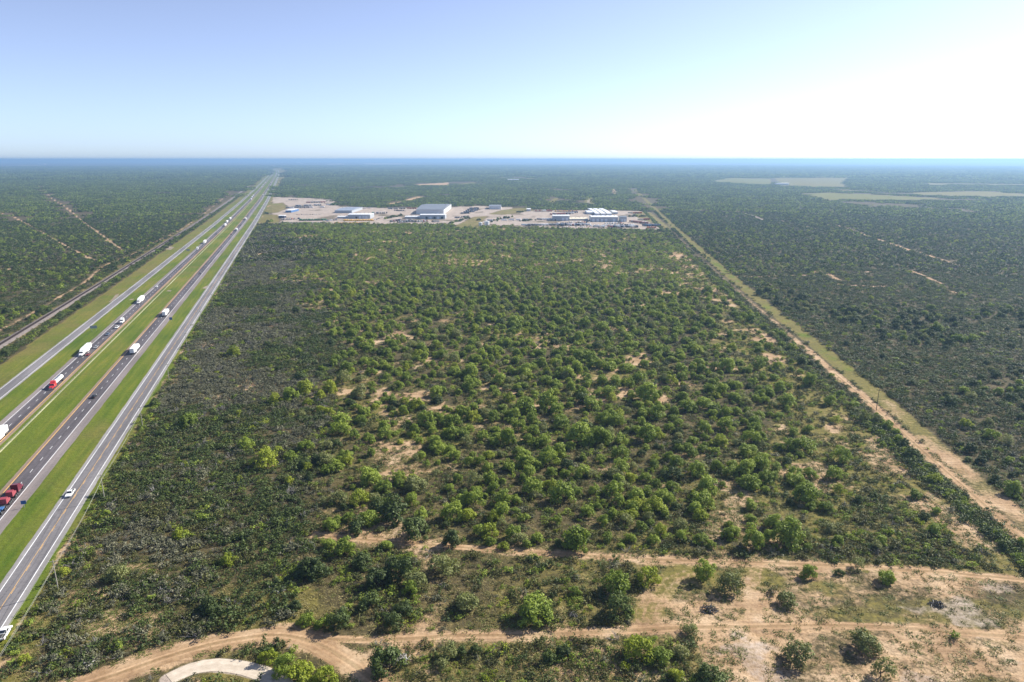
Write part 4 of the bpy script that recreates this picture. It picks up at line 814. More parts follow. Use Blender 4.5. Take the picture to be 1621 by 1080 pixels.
def quads_mesh(name, V, mats, extra=None):
    me = bpy.data.meshes.new(name); k = len(V); v = V.reshape(-1, 3); f = np.arange(4 * k).reshape(k, 4)
    nv = len(v); ev = []; ef = []
    if extra: ev = extra.v; ef = [tuple(i + nv for i in q) for q in extra.f]
    if ev: v = np.vstack([v, np.array(ev)])
    me.vertices.add(len(v)); me.vertices.foreach_set('co', v.astype(np.float32).ravel())
    ls = np.concatenate([f.ravel(), np.array([i for q in ef for i in q], int)]); st = list(range(0, 4 * k, 4)); o = 4 * k
    for q in ef: st.append(o); o += len(q)
    me.loops.add(len(ls)); me.loops.foreach_set('vertex_index', ls.astype(np.int32))
    me.polygons.add(len(st)); me.polygons.foreach_set('loop_start', np.array(st, np.int32))
    for m in mats: me.materials.append(m)
    if ef: me.polygons.foreach_set('material_index', np.array([0] * k + [1] * len(ef), np.int32))
    me.update(calc_edges=True); return me
BARK = paint('mesquite_bark', (0.075, 0.06, 0.048), 0.95, var=.3); DEADWOOD = paint('grey_dead_wood', (0.27, 0.255, 0.24), 0.95, var=.25)
def crown_clumps(rg, R, Ht, base, n, flat=1.0):
    cl = []; gap = rg.uniform(0, 6.28); ax = rg.uniform(.72, 1.0); lx, ly = rg.uniform(-.28, .28, 2) * R
    for i in range(n):
        a = 2.39996 * i + rg.uniform(-.5, .5); z = ((i + rg.uniform(0, 1)) / n) ** .9
        rr = R * math.sqrt(max(0, 1 - (z * .93) ** 2)) * rg.uniform(.52, .80)
        rc = R * rg.uniform(.16, .40)
        if abs((a - gap + math.pi) % (2 * math.pi) - math.pi) < .6 and rg.random() < .7: continue
        z = min(1, z * rg.uniform(.7, 1.12)); rr *= rg.uniform(.75, 1.18)
        cl.append(((rr * math.cos(a) + lx * z, rr * math.sin(a) * ax + ly * z, base + z * (Ht - base - rc * .6)), rc))
    cl.append(((0, 0, base + (Ht - base) * .55), R * .45))
    return cl
def limbs(rg, R, Ht, base, n=5, rad=.16):
    m = MB(); lean = rg.uniform(-.25, .25, 2)
    top = (lean[0], lean[1], base * .9 + .3); m.tube([(0, 0, -.1), (lean[0] * .4, lean[1] * .4, top[2] * .5), top], [rad * 1.35, rad, rad * .85], 6)
    for i in range(n):
        a = 2 * math.pi * (i + rg.uniform(-.3, .3)) / n; r = R * rg.uniform(.45, .7)
        e = (r * math.cos(a), r * math.sin(a), base + (Ht - base) * rg.uniform(.4, .75))
        mid = (top[0] + (e[0] - top[0]) * .5, top[1] + (e[1] - top[1]) * .5, top[2] + (e[2] - top[2]) * .35 + .25)
        m.tube([top, mid, e], [rad * .7, rad * .45, rad * .15], 5)
    return m
FM = {'green': foliage_mat('mesquite_leaves', (0.1306, 0.1858, 0.0242), (0.225, 0.2975, 0.0404), (0.3265, 0.3992, 0.062), .32),
      'lime': foliage_mat('huisache_leaves', (0.1932, 0.2415, 0.0193), (0.2837, 0.3381, 0.0314), (0.3622, 0.3985, 0.0507), .32),
      'pale': foliage_mat('pale_mesquite_leaves', (0.1495, 0.1725, 0.0575), (0.2185, 0.2415, 0.0851), (0.2875, 0.3013, 0.1173), .3),
      'dark': foliage_mat('dark_shrub_leaves', (0.0414, 0.0636, 0.0169), (0.0745, 0.108, 0.0265), (0.119, 0.161, 0.0381), .2),
      'olive': foliage_mat('olive_shrub_leaves', (0.0614, 0.0693, 0.0196), (0.1069, 0.1148, 0.0318), (0.1633, 0.1633, 0.0505), .2),
      'grey': foliage_mat('grey_brush_leaves', (0.0785, 0.0834, 0.0446), (0.1317, 0.1344, 0.0758), (0.2242, 0.2178, 0.1361), .12),
      'dead': foliage_mat('bare_grey_twigs', (0.09, 0.085, 0.075), (0.15, 0.14, 0.13), (0.24, 0.23, 0.215), .0),
      'straw': foliage_mat('straw_grass_blades', (0.20, 0.17, 0.065), (0.28, 0.24, 0.09), (0.36, 0.31, 0.14), .2),
      'sage': foliage_mat('silver_sage_leaves', (0.22, 0.27, 0.22), (0.30, 0.36, 0.29), (0.38, 0.44, 0.36), .1),
      'weed': foliage_mat('green_weed_blades', (0.09, 0.12, 0.025), (0.14, 0.165, 0.04), (0.20, 0.21, 0.06), .2)}
TREE = {}      # kind -> list of (crown mesh, trunk mesh); built for radius 1 x height 1.35, metres set by scale
def build_tree_meshes():
    for kind, nv, base in (('green', 10, .10), ('lime', 5, .10), ('pale', 6, .15), ('dark', 6, .05)):
        TREE[kind] = []
        for i in range(nv):
            rg = np.random.default_rng(hash_(kind) + i)
            R, Ht = 4.0, rg.uniform(3.9, 6.0)
            cl = crown_clumps(rg, R, Ht, base * Ht, int(rg.integers(20, 28)))
            V = leaf_cloud(rg, cl, {'green': 50, 'lime': 42, 'pale': 28, 'dark': 50}[kind] * rg.uniform(.75, 1.1), .54, .35, .42)
            TREE[kind].append((quads_mesh('crown_leaves', V, [FM[kind]]), limbs(rg, R, Ht, base * Ht).mesh('trunk_wood', BARK)))
def hash_(s): return sum(ord(c) * (i + 3) for i, c in enumerate(s))
build_tree_meshes()
SHRUB = {}
def build_shrubs():
    for kind in ('dark', 'olive', 'grey', 'green', 'lime', 'dead', 'sage'):
        SHRUB[kind] = []
        for i in range(4):
            rg = np.random.default_rng(hash_(kind) * 7 + i)
            cl = [((rg.normal() * .75, rg.normal() * .75, rg.uniform(.3, 1.0)), rg.uniform(.38, .72)) for _ in range(int(rg.integers(6, 11)))]
            tw = MB()
            for k in range(5 if kind != 'dead' else 16):
                c = cl[k % len(cl)][0]; e = (c[0] * rg.uniform(.8, 1.6), c[1] * rg.uniform(.8, 1.6), c[2] + rg.uniform(.2, .6))
                tw.tube([(c[0] * .2, c[1] * .2, 0), (c[0] * .8, c[1] * .8, c[2] * .7), e], [.05, .04, .015], 4, False)
            V = leaf_cloud(rg, cl, 26 if kind not in ('dead',) else 12, .36 if kind not in ('dead',) else .34, asp=1.6 if kind != 'dead' else 5)
            SHRUB[kind].append(quads_mesh('shrub_leaves', V, [FM[kind], DEADWOOD if kind in ('dead', 'grey') else BARK], tw))
build_shrubs()
def tuft(kind, i):
    rg = np.random.default_rng(900 + i + hash_(kind)); k = 22
    p = np.c_[rg.normal(size=(k, 2)) * .42, np.zeros(k)]; a = rg.uniform(0, 6.28, k); hgt = rg.uniform(.12, .34, k)
    t = np.c_[np.cos(a), np.sin(a), np.zeros(k)]; l = np.c_[rg.normal(size=(k, 2)) * .3, hgt]
    w = .07
    return quads_mesh('tuft_blades', np.stack([p - t * w, p + t * w, p + l + t * w * .6, p + l - t * w * .6], 1), [FM[kind]])
# coarser crowns for the distance, and patches of many crowns for the far country
def coarse(kind, i, R, Ht, n, per, size):
    rg = np.random.default_rng(5000 + i + hash_(kind)); cl = crown_clumps(rg, R, Ht, .12 * Ht, n)
    return quads_mesh('distant_leaves', leaf_cloud(rg, cl, -per, size), [FM[kind]])
def patch(i, W, n, rr, hh, per, size, kinds):
    rg = np.random.default_rng(7000 + i); out = []; mi = []
    for k, fr_ in enumerate(kinds.values()):
        cl = []
        for _ in range(int(n * fr_)):
            R = rr * rg.uniform(.5, 1.25); x, y = rg.uniform(-W / 2, W / 2, 2); hz = hh * rg.uniform(.45, 1.1)
            cl.append(((x, y, hz * .5), R))
        q = leaf_cloud(rg, cl, -per, size); out.append(q); mi += [k] * len(q)
    V = np.concatenate(out)
    me = quads_mesh('woodland_patch', V, [FM[k] for k in kinds]); me.polygons.foreach_set('material_index', np.array(mi, np.int32)); me.update(); return me

# ---- instancing for the masses that go beyond what one could count
def scatter(name, label, cat, meshes, x, y, sc, zs=None, seed=0, z=None):
    """one object of kind stuff: meshes spread over points by geometry nodes"""
    col = bpy.data.collections.new(name + '_sources')
    for i, me in enumerate(meshes): col.objects.link(bpy.data.objects.new('%s_source.%03d' % (name, i + 1), me))
    n = len(x); rg = np.random.default_rng(seed)
    me = bpy.data.meshes.new(name); me.vertices.add(n)
    co = np.stack([x, y, np.zeros(n) if z is None else z], 1).astype(np.float32); me.vertices.foreach_set('co', co.ravel())
    zs = sc if zs is None else zs
    for an, ty, dat in (('scl', 'FLOAT_VECTOR', np.stack([sc * rg.uniform(.85, 1.15, n), sc * rg.uniform(.85, 1.15, n), zs], 1)),
                        ('rot', 'FLOAT_VECTOR', np.stack([np.zeros(n), np.zeros(n), rg.uniform(0, 6.283, n)], 1))):
        a = me.attributes.new(an, ty, 'POINT'); a.data.foreach_set('vector', dat.astype(np.float32).ravel())
    a = me.attributes.new('pick', 'INT', 'POINT'); a.data.foreach_set('value', rg.integers(0, len(meshes), n).astype(np.int32))
    o = link(name, me); tag(o, label, cat, None, 'stuff')
    ng = bpy.data.node_groups.new(name + '_spread', 'GeometryNodeTree')
    ng.interface.new_socket('Geometry', in_out='INPUT', socket_type='NodeSocketGeometry'); ng.interface.new_socket('Geometry', in_out='OUTPUT', socket_type='NodeSocketGeometry')
    gi = ng.nodes.new('NodeGroupInput'); go = ng.nodes.new('NodeGroupOutput')
    ip = ng.nodes.new('GeometryNodeInstanceOnPoints'); ci = ng.nodes.new('GeometryNodeCollectionInfo')
    ci.inputs['Collection'].default_value = col; ci.inputs['Separate Children'].default_value = True; ci.inputs['Reset Children'].default_value = True
    def attr(nm, ty):
        q = ng.nodes.new('GeometryNodeInputNamedAttribute'); q.data_type = ty; q.inputs['Name'].default_value = nm; return q.outputs['Attribute']
    ng.links.new(gi.outputs[0], ip.inputs['Points']); ng.links.new(ci.outputs[0], ip.inputs['Instance'])
    ip.inputs['Pick Instance'].default_value = True
    ng.links.new(attr('pick', 'INT'), ip.inputs['Instance Index']); ng.links.new(attr('scl', 'FLOAT_VECTOR'), ip.inputs['Scale'])
    e2r = ng.nodes.new('FunctionNodeEulerToRotation'); ng.links.new(attr('rot', 'FLOAT_VECTOR'), e2r.inputs[0]); ng.links.new(e2r.outputs[0], ip.inputs['Rotation'])
    ng.links.new(ip.outputs[0], go.inputs[0])
    mo = o.modifiers.new('spread', 'NODES'); mo.node_group = ng
    return o

# ---- where things grow
def blocked(x, y, grow=0.0):
    """roads, tracks, yards, fields: no brush there"""
    n, s = road_ns(x, y); b = ((n > -187) & (n < -80.6 + (fbm(x, y, 9, 3, 2.0) - .5) * 5)) | ((n > -208) & (n < -197.5 + 2))
    for k, (p, w) in TRACKS.items(): b |= seg_dist(x, y, TR[k]) < w + grow + (fbm(x, y, 8, 3, 7.0) - .5) * 3
    b |= seg_dist(x, y, GRAVEL) < 4 + grow
    b |= seg_dist(x, y, STRIP) < 5.2 + grow + (fbm(x, y, 10, 3, 4.0) - .5) * 5
    for r in RUTS[:2]: b |= seg_dist(x, y, r) < 3
    far = y > 900
    if far.any():
        xf, yf = x[far], y[far]; q = np.zeros(len(xf), bool)
        q |= poly_sd(xf, yf, YARD) > -6
        for pl in YARD_GRASS: q |= poly_sd(xf, yf, pl) > -2
        for pl, c in FIELDS: q |= poly_sd(xf, yf, pl) > -min(max(grow, 0), 16)
        for pl, w, c in STREAKS: q |= seg_dist(xf, yf, pl) < w + min(max(grow, 0), 16) * .8
        b[far] |= q
    if (~far).any():
        xn, yn = x[~far], y[~far]
        for pl, w, c in STREAKS: b[~far] |= seg_dist(xn, yn, pl) < w * .9
    return b
def zone(x, y):
    """shares of tree / shrub cover and the mix of kinds at ground points"""
    u, v = P(x, y); n1 = fbm(x, y, 60, 4); n2 = fbm(x, y, 14, 4, 5.0); n3 = fbm(x, y, 160, 3, 13.0)
    par = poly_sd(x, y, PARCEL) > 0
    ub = np.interp(v, [350, 380, 480, 700, 860, 1080], [430, 500, 505, 520, 470, 420])
    left = smooth(40, -40, u - ub + (n1 - .5) * 190) * par
    right = smooth(-40, 40, u - np.interp(v, [330, 440, 620, 850, 1080], [1000, 1075, 1190, 1330, 1420]) + (n1 - .5) * 120) * par
    fg = smooth(866, 884, v) * smooth(420, 520, u) * (y > 60)
    clear = poly_sd(x, y, CLEARING) > -1
    streak = smooth(.42, .62, fbm(x - y * .05, y, 22, 3, 3.0)) * np.exp(-((u - 640 - (n1 - .5) * 150) / 90) ** 2) * smooth(430, 560, v) * par
    cover = np.where(par, .50 + left * .42 - right * .02, .96)
    bare = smooth(.50, .75, n2 * .6 + n1 * .4 + (1 - left) * .06)
    cover = cover * (1 - .75 * bare * (1 - left * .4)) * (1 - .7 * streak)
    cover = cover - .30 * smooth(790, 900, v) * smooth(480, 400, u) * par * smooth(.38, .55, n2)
    cover = np.where(fg > .5, .52 + (n1 - .5) * 1.5 + (n2 - .5) * .8, cover)
    cover = np.where((poly_sd(x, y, THICK) > 0) | (poly_sd(x, y, THICK2) > 0), .95, cover); cover = np.where(clear, .012, cover)
    trees = np.where(par, (1 - left) * (1 - .62 * right) + left * .05, smooth(.42, .62, n1) * .9 + .1)
    trees = trees * (1 - .5 * streak); trees = np.where(fg > .3, .06, trees); trees = np.where(clear, 0, trees)
    trees = np.where(par, trees * np.interp(v, [400, 560, 660, 860], [1.0, 1.0, .78, .7]), trees)
    return dict(u=u, v=v, par=par, left=left, right=right, fg=fg, clear=clear, cover=np.clip(cover, 0, 1), trees=np.clip(trees, 0, 1), n1=n1, n2=n2, n3=n3)
def candidates(r0, r1, cell, seed, azm=41.0):
    rg = np.random.default_rng(seed); w = r1 * math.sin(math.radians(azm))
    xs = np.arange(-w, w, cell); ys = np.arange(max(60, r0 * .7), r1, cell); X, Y = np.meshgrid(xs, ys)
    x = X.ravel() + rg.uniform(-.5, .5, X.size) * cell; y = Y.ravel() + rg.uniform(-.5, .5, X.size) * cell
    r = np.hypot(x, y); k = (r >= r0) & (r < r1) & (np.abs(np.degrees(np.arctan2(x, y))) < azm)
    return x[k], y[k], rg

# ---- trees the photograph shows one by one: (u, v, crown radius in photo pixels, kind, own label or None)
T_ = []
def t(u, v, r, kind='green', label=None): T_.append((u, v, r, kind, label))
t(1117.5, 905, 23, 'green', 'rounded dark-topped tree on the left of a joined pair in the cleared field')
t(1156, 921, 24, 'pale', 'greyer airy tree on the right of a joined pair in the cleared field')
t(1279.5, 905, 16, 'green', 'small lollipop tree alone on bare ground just below the thicket edge')
t(1244, 948, 18, 'pale', 'thin grey-green tree leaning over its dark shadow in the middle of the clearing')
t(1026, 910, 22, 'lime', 'bright yellow-green tree at the head of the curved wheel ruts')
t(974, 921, 29, 'green', 'upper of two broad dark green trees left of the curved wheel ruts')
t(979, 961, 28, 'dark', 'lower of two broad dark green trees left of the curved wheel ruts')
t(1013, 1022, 29, 'lime', 'large bright green tree just below the pale lower track')
t(1092, 993, 17, 'pale', 'dull olive tree with low suckers on the near side of the pale track')
t(1258, 1032, 25, 'pale', 'sparse grey-green tree with a wide shadow near the bottom of the clearing')
t(1372, 1016, 27, 'pale', 'broad loose-crowned tree beside a long shadow at the lower right clearing')
t(1406, 911, 19, 'green', 'solitary round tree on bare ground below the hedge, upper right clearing')
t(1066, 1067, 17, 'lime', 'small vivid green tree cut by the bottom of the picture')
t(1124, 1067, 27, 'dark', 'dense dark green tree cut by the bottom of the picture')
t(1394, 1060, 21, 'pale', 'ragged dull tree at the bottom edge of the clearing')
t(1330, 906, 9, 'olive' if False else 'dark', 'very small dark tree at the thicket edge above the clearing')
t(841, 963, 36, 'green', 'wide solitary green mesquite beside its shadow above the lower track')
t(617, 1040, 36, 'dark', 'dark tangled tree with bleached dead branches below the track junction')
t(912, 849, 31, 'green', 'large pale-topped mesquite on the far side of the upper track')
t(1193, 853, 24, 'green', 'tall rounded mesquite standing at the thicket edge over the upper track')
t(1249, 845, 29, 'green', 'low wide mesquite just right of the tall one at the thicket edge')
t(1037, 854, 14, 'green'); t(1112, 852, 15, 'green'); t(1270, 778, 25, 'green', 'big double-crowned mesquite beside bare pale sand on the right of the thicket')
t(1252, 794, 10, 'dark', 'dark ball-shaped shrub tree tucked in front of the double-crowned mesquite')
t(1329, 775, 11, 'lime', 'small bright tree casting a blue shadow on bare sand')
t(1361, 791, 11, 'dark'); t(1380, 782, 9, 'dark'); t(1311, 833, 13, 'pale'); t(1324, 855, 11, 'green'); t(1355, 892, 12, 'pale', 'small pale tree half out of the thicket edge at the clearing')
t(1118, 768, 24); t(1190, 762, 17); t(971, 772, 20); t(894, 778, 29, 'green', 'broad three-lobed mesquite crown in the middle of the savanna')
t(872, 768, 15, 'lime'); t(1074, 830, 15, 'pale'); t(850, 850, 14); t(1016, 832, 12); t(1150, 846, 13); t(960, 850, 12)
t(627, 807, 30, 'dark', 'large dark tree clump at the left end of the upper track'); t(661, 836, 26, 'dark'); t(600, 800, 18, 'dark'); t(650, 790, 17)
t(749, 790, 20); t(715, 809, 22); t(782, 819, 15, 'lime'); t(775, 838, 17, 'lime'); t(740, 812, 17, 'lime'); t(631, 753, 13); t(812, 844, 16); t(798, 861, 12, 'lime', 'small vivid green tree touching the far edge of the upper track')
t(834, 860, 11, 'green'); t(715, 852, 19, 'dark'); t(760, 840, 14); t(567, 831, 21, 'dark'); t(524, 831, 15, 'green'); t(660, 765, 18, 'pale')
t(702, 893, 24, 'pale', 'yellowish rounded shrub tree between the two dirt tracks'); t(658, 916, 21, 'pale'); t(627, 897, 29, 'dark'); t(600, 915, 24, 'dark'); t(585, 950, 22, 'dark'); t(494, 894, 27, 'dark'); t(545, 868, 18, 'green'); t(575, 885, 20, 'dark'); t(610, 860, 14, 'green')
t(538, 975, 27, 'dark', 'dark bushy tree on the upper side of the sandy road junction'); t(485, 979, 17, 'green'); t(468, 957, 13, 'dark'); t(510, 985, 14); t(627, 982, 20, 'dark'); t(740, 948, 24, 'pale'); t(640, 960, 18, 'dark')
t(450, 1050, 24, 'green', 'left bush tree on the green island inside the curved sandy road'); t(482, 1058, 24, 'lime'); t(515, 1066, 22, 'lime', 'right bush tree on the green island inside the curved sandy road'); t(425, 1040, 16, 'lime')
t(731, 1031, 11, 'dark'); t(754, 1026, 12, 'dark'); t(891, 1030, 17, 'dark'); t(870, 1040, 14, 'dark'); t(700, 1050, 14, 'pale')
for q in ((831, 638, 25), (865, 636, 20), (880, 648, 15), (923, 621, 11), (936, 638, 17), (963, 618, 16), (1021, 623, 21), (1089, 640, 18), (975, 667, 16), (1039, 652, 18), (1021, 686, 20), (888, 669, 17), (915, 686, 26), (942, 690, 16), (982, 696, 15),
          (886, 713, 15), (863, 699, 14), (821, 674, 13), (802, 692, 17), (764, 688, 14), (951, 726, 10), (984, 738, 17), (1035, 736, 12), (1055, 744, 11), (808, 736, 16), (838, 745, 14), (873, 747, 11), (903, 744, 10), (842, 770, 19), (817, 791, 12),
          (1247, 631, 19), (1113, 636, 18), (1195, 631, 8), (1147, 671, 18), (1117, 678, 15), (1189, 691, 17), (1273, 704, 23), (1331, 720, 19), (1148, 652, 12), (1233, 612, 13), (1189, 763, 18), (1260, 745, 14), (940, 778, 12), (1000, 800, 13), (930, 810, 14), (1060, 790, 12),
          (700, 660, 13), (735, 655, 15), (690, 700, 14), (655, 680, 12), (720, 720, 14), (760, 730, 12), (780, 660, 14), (745, 610, 15), (790, 600, 15), (830, 585, 14), (860, 600, 13), (900, 590, 13), (940, 575, 12), (990, 580, 13), (1030, 590, 12), (1080, 585, 13), (720, 585, 14), (690, 620, 13), (760, 560, 12), (700, 560, 12)): t(*q)
for q in ((437, 631, 13), (484, 613, 18), (523, 613, 16), (507, 625, 10), (505, 646, 11), (520, 652, 10), (372, 557, 12), (427, 582, 6), (486, 638, 10), (419, 726, 22), (441, 710, 10), (486, 738, 11), (456, 761, 10), (378, 757, 8), (378, 653, 7), (102, 905, 12), (112, 885, 9), (39, 1041, 12)): t(*q, 'lime')
t(390, 702, 16, 'green'); t(484, 705, 15, 'green'); t(460, 722, 13, 'green'); t(520, 729, 17, 'pale'); t(517, 704, 11, 'pale')
t(185, 905, 20, 'pale', 'pale round tree standing out of the dark brush near the frontage road'); t(360, 884, 17, 'lime', 'pale lime tree with a black shadow in the lower left brush')
TLAB = {'green': 'mid-green', 'lime': 'bright yellow-green', 'pale': 'pale grey-green', 'dark': 'dark green'}
def side(u, v):
    t_ = u - (v - 600) * .05
    return 'at its far left' if t_ < 560 else 'left of its middle' if t_ < 700 else 'at its middle' if t_ < 850 else 'right of its middle' if t_ < 1000 else 'at its right' if t_ < 1150 else 'at its far right'
def area_name(u, v, r):
    if v > 1008: return 'below the lower dirt track'
    if v > 880: return 'between the two dirt tracks, %s of the picture' % ('left part' if u < 560 else 'middle' if u < 900 else 'right part')
    if u < 540: return 'in the roadside grey brush, ' + ('level with the white pickup' if v > 720 else 'level with the black car' if v > 580 else 'level with the white trailers')
    if u > 1150 + (v - 600) * .6: return 'in open scrub by the right-hand track, ' + ('above its dark power pole' if v < 620 else 'below its dark power pole')
    return ('just behind the upper track' if v > 800 else 'in the near savanna' if v > 730 else 'in the lower middle savanna' if v > 650 else 'in the upper middle savanna' if v > 570 else 'in the far savanna') + ', ' + side(u, v)
WHERE = {}
def plant_tree(x, y, R, kind, label=None, hs=None, rg=RNG):
    cm, tm = TREE[kind][int(rg.integers(len(TREE[kind])))]
    u, v = P(x, y); s = R / 4.0; hs = hs or s * rg.uniform(.9, 1.12)
    size = 'large' if R > 4.6 else ('small' if R < 2.6 else 'medium')
    lb = label or '%s %s tree %s' % (size, TLAB[kind], area_name(u, v, R))
    o = thing('mesquite_tree', (x, y, 0), rg.uniform(0, 6.28), lb, 'tree', None if label else '%s %s trees %s' % (size, TLAB[kind], area_name(u, v, R)))
    o.scale = (s * rg.uniform(.85, 1.15), s * rg.uniform(.85, 1.15), hs)
    link('trunk', tm, o); link('crown', cm, o)
HAND = []
for (u, v, r, kind, lb) in T_:
    x, y = G(u, v + .55 * r); dep = y * cp + H * sp; R = (1.1 if kind == 'pale' else 1.0) * r * dep / F; HAND.append((x, y, R)); plant_tree(x, y, R, kind, lb)
HA = np.array(HAND)
def near_hand(x, y, k=.75):
    d = np.full(len(x), 1e9)
    for hx, hy, hr in HAND: d = np.minimum(d, np.hypot(x - hx, y - hy) / hr)
    return d < k

# random trees of the parcel and its surroundings
def tree_points(r0, r1, cell, seed, base):
    x, y, rg = candidates(r0, r1, cell, seed); k = ~blocked(x, y, 1.0); x, y = x[k], y[k]; z = zone(x, y)
    k = rg.random(len(x)) < z['trees'] * base; x, y = x[k], y[k]; z = {a: b[k] for a, b in z.items()}
    R = np.clip(np.exp(rg.normal(1.03, .32, len(x))), 1.3, 5.4) * np.where(z['par'], 1, .9)
    kd = rg.random(len(x))
    kind = np.where(z['par'], np.where(kd < .68, 0, np.where(kd < .77, 1, np.where(kd < .92, 2, 3))), np.where(kd < .26, 0, np.where(kd < .27, 1, np.where(kd < .38, 2, 3))))
    kind = np.where((z['left'] > .6) & (kind == 0), np.where(kd < .4, 3, 0), kind)
    return x, y, R, kind, z
KN = ['green', 'lime', 'pale', 'dark']
x, y, R, kind, z = tree_points(120, 700, 6.4, 21, .80)
k = ~near_hand(x, y); x, y, R, kind = x[k], y[k], R[k], kind[k]
app = R / np.hypot(np.hypot(x, y), H); inv = (P(x, y)[0] > 0) & (P(x, y)[0] < 1621) & (P(x, y)[1] < 1085)
order = np.argsort(-app * inv); top = order[:max(0, 300 - len(T_))]; rest = order[len(top):]
for i in top: plant_tree(x[i], y[i], R[i], KN[kind[i]])
def joined(kind):
    out = []
    for cm, tm in TREE[kind]:
        n = len(cm.vertices); v = np.empty(n * 3, np.float32); cm.vertices.foreach_get('co', v); mb = MB()
        mb.v = [tuple(q.co) for q in tm.vertices]; mb.f = [tuple(p.vertices) for p in tm.polygons]
        out.append(quads_mesh('tree_leaves', v.reshape(-1, 4, 3), [FM[kind], BARK], mb))
    return out
TN = {'green': 'mid-green mesquite trees filling the savanna beyond the nearest ones', 'lime': 'scattered yellow-green trees through the brush', 'pale': 'pale grey-green mesquite trees through the brush', 'dark': 'dark green trees through the brush'}
for q in range(4):
    i = rest[kind[rest] == q]; scatter('mesquite_thicket', TN[KN[q]], 'trees', joined(KN[q]), x[i], y[i], R[i] / 4.0, R[i] / 4.0 * RNG.uniform(.85, 1.1, len(i)), 40 + q)
x, y, R, kind, z = tree_points(700, 1750, 7.4, 22, .85)
for q in range(4):
    i = kind == q; ms = [coarse(KN[q], j, 4.0, 5.2, 9, 14, 1.15) for j in range(4)]
    scatter('distant_thicket', TN[KN[q]].replace('nearest ones', 'middle distance'), 'trees', ms, x[i], y[i], R[i] / 4.0 * 1.1, R[i] / 4.0, 50 + q)

# shrubs and brush
def shrub_points(r0, r1, cell, seed, base, smin, smax):
    x, y, rg = candidates(r0, r1, cell, seed); k = ~blocked(x, y, .3); x, y = x[k], y[k]; z = zone(x, y)
    k = rg.random(len(x)) < z['cover'] * base; x, y = x[k], y[k]; z = {a: b[k] for a, b in z.items()}
    n = len(x); r = rg.random(n); sc = smin + (smax - smin) * rg.random(n) ** 1.8
    g = np.clip(z['left'] * smooth(.40, .56, z['n1']) * .85 + .06, 0, 1)       # share of grey brush
    lo = smooth(860, 930, z['v']) * smooth(480, 380, z['u'])
    g = g * (1 - .6 * lo)
    out = ~z['par']; g = np.where(out, .05 + .22 * smooth(.55, .68, z['n3']), g)
    gr = np.where(z['par'], .20 * (1 - z['left']) + .06, .05)
    dd = np.where(z['par'], .02 + .03 * z['left'], .008); sc = sc * (1 + .28 * z['left'])
    ol = np.where(z['par'], .26 * (1 - z['left']) + .16, .16)
    kind = np.where(r < g, 2, np.where(r < g + gr, 3, np.where(r < g + gr + dd, 4, np.where(r < g + gr + dd + ol, 1, 0))))
    kind = np.where((kind == 3) & (rg.random(n) < .12), 5, kind)
    return x, y, sc, kind, z
SK = ['dark', 'olive', 'grey', 'green', 'dead', 'lime']
x, y, sc, kind, z = shrub_points(118, 420, 1.6, 31, .72, .5, 1.6)
k = ~near_hand(x, y, .62); x, y, sc, kind = x[k], y[k], sc[k], kind[k]
# a hedge of dense dark bushes along the corridor track and along the railway
def along(pts, step, width, seed, kinds, smin, smax):
    rg = np.random.default_rng(seed); pts = resample(pts, step); m = len(pts); x = pts[:, 0] + rg.normal(size=m) * width; y = pts[:, 1] + rg.normal(size=m) * width
    return x, y, rg.uniform(smin, smax, m), np.array(kinds)[rg.integers(0, len(kinds), m)]
nearh = HEDGE[HEDGE[:, 1] < 330]
hx, hy, hs, hk = [np.concatenate(q) for q in zip(*[along(nearh, 2.0, 2.6, 160 + j, [0, 0, 0, 3], .9, 1.9) for j in range(3)], *[along(HEDGE, 2.1, 1.5, 60 + j, [0, 0, 3, 3, 1], .7, 1.7) for j in range(4)])]
rr = np.array([road_xy(-192.5, s) for s in np.arange(200, 2600, 30)])
h2 = [np.concatenate(q) for q in zip(*[along(rr, 2.6, 1.6, 70 + j, [0, 0, 1, 3], .9, 2.0) for j in range(4)])]
r3 = np.array([road_xy(-79.5, s) for s in np.arange(60, 1200, 30)])
h3 = along(r3, 2.6, 1.0, 80, [0, 3, 3, 1], .9, 1.8)
bx = np.concatenate([x, hx, h2[0], h3[0]]); by = np.concatenate([y, hy, h2[1], h3[1]]); bs = np.concatenate([sc, hs, h2[2], h3[2]]); bk = np.concatenate([kind, hk, h2[3], h3[3]])
app = bs / np.hypot(np.hypot(bx, by), H); uu, vv = P(bx, by); inv = (uu > 5) & (uu < 1616) & (vv < 1078) & ~near_hand(bx, by, 1.1)
# the 300 shrubs that show largest are things of their own; those that stand clear come first
iso = (vv > 860) * .25 + 1.0
order = np.argsort(-app * inv * iso); top, rest = order[:300], order[300:]
SLAB = ['dark green', 'olive green', 'grey-leaved', 'mid-green', 'leafless grey', 'yellow-green']
def s_area(u, v):
    if u < 420: return 'in the dark brush ' + ('along the frontage road edge' if u < 60 + (1080 - v) * .45 else 'above the curved sandy road' if v > 980 else 'around the purple-grey dead bush' if v > 900 else 'below the pale round tree')
    if v > 1004: return 'below the lower dirt track, ' + ('inside the sandy curve' if u < 560 else 'left of the bright green tree' if u < 960 else 'right of the bright green tree')
    if u > 1000 and v > 890: return 'on the cleared field at the lower right'
    return ('between the two dirt tracks, ' + ('left of the dark thicket' if u < 560 else 'in and around the dark thicket' if u < 720 else 'near the wide solitary mesquite')) if v > 872 else 'at the near edge of the thicket above the upper track'
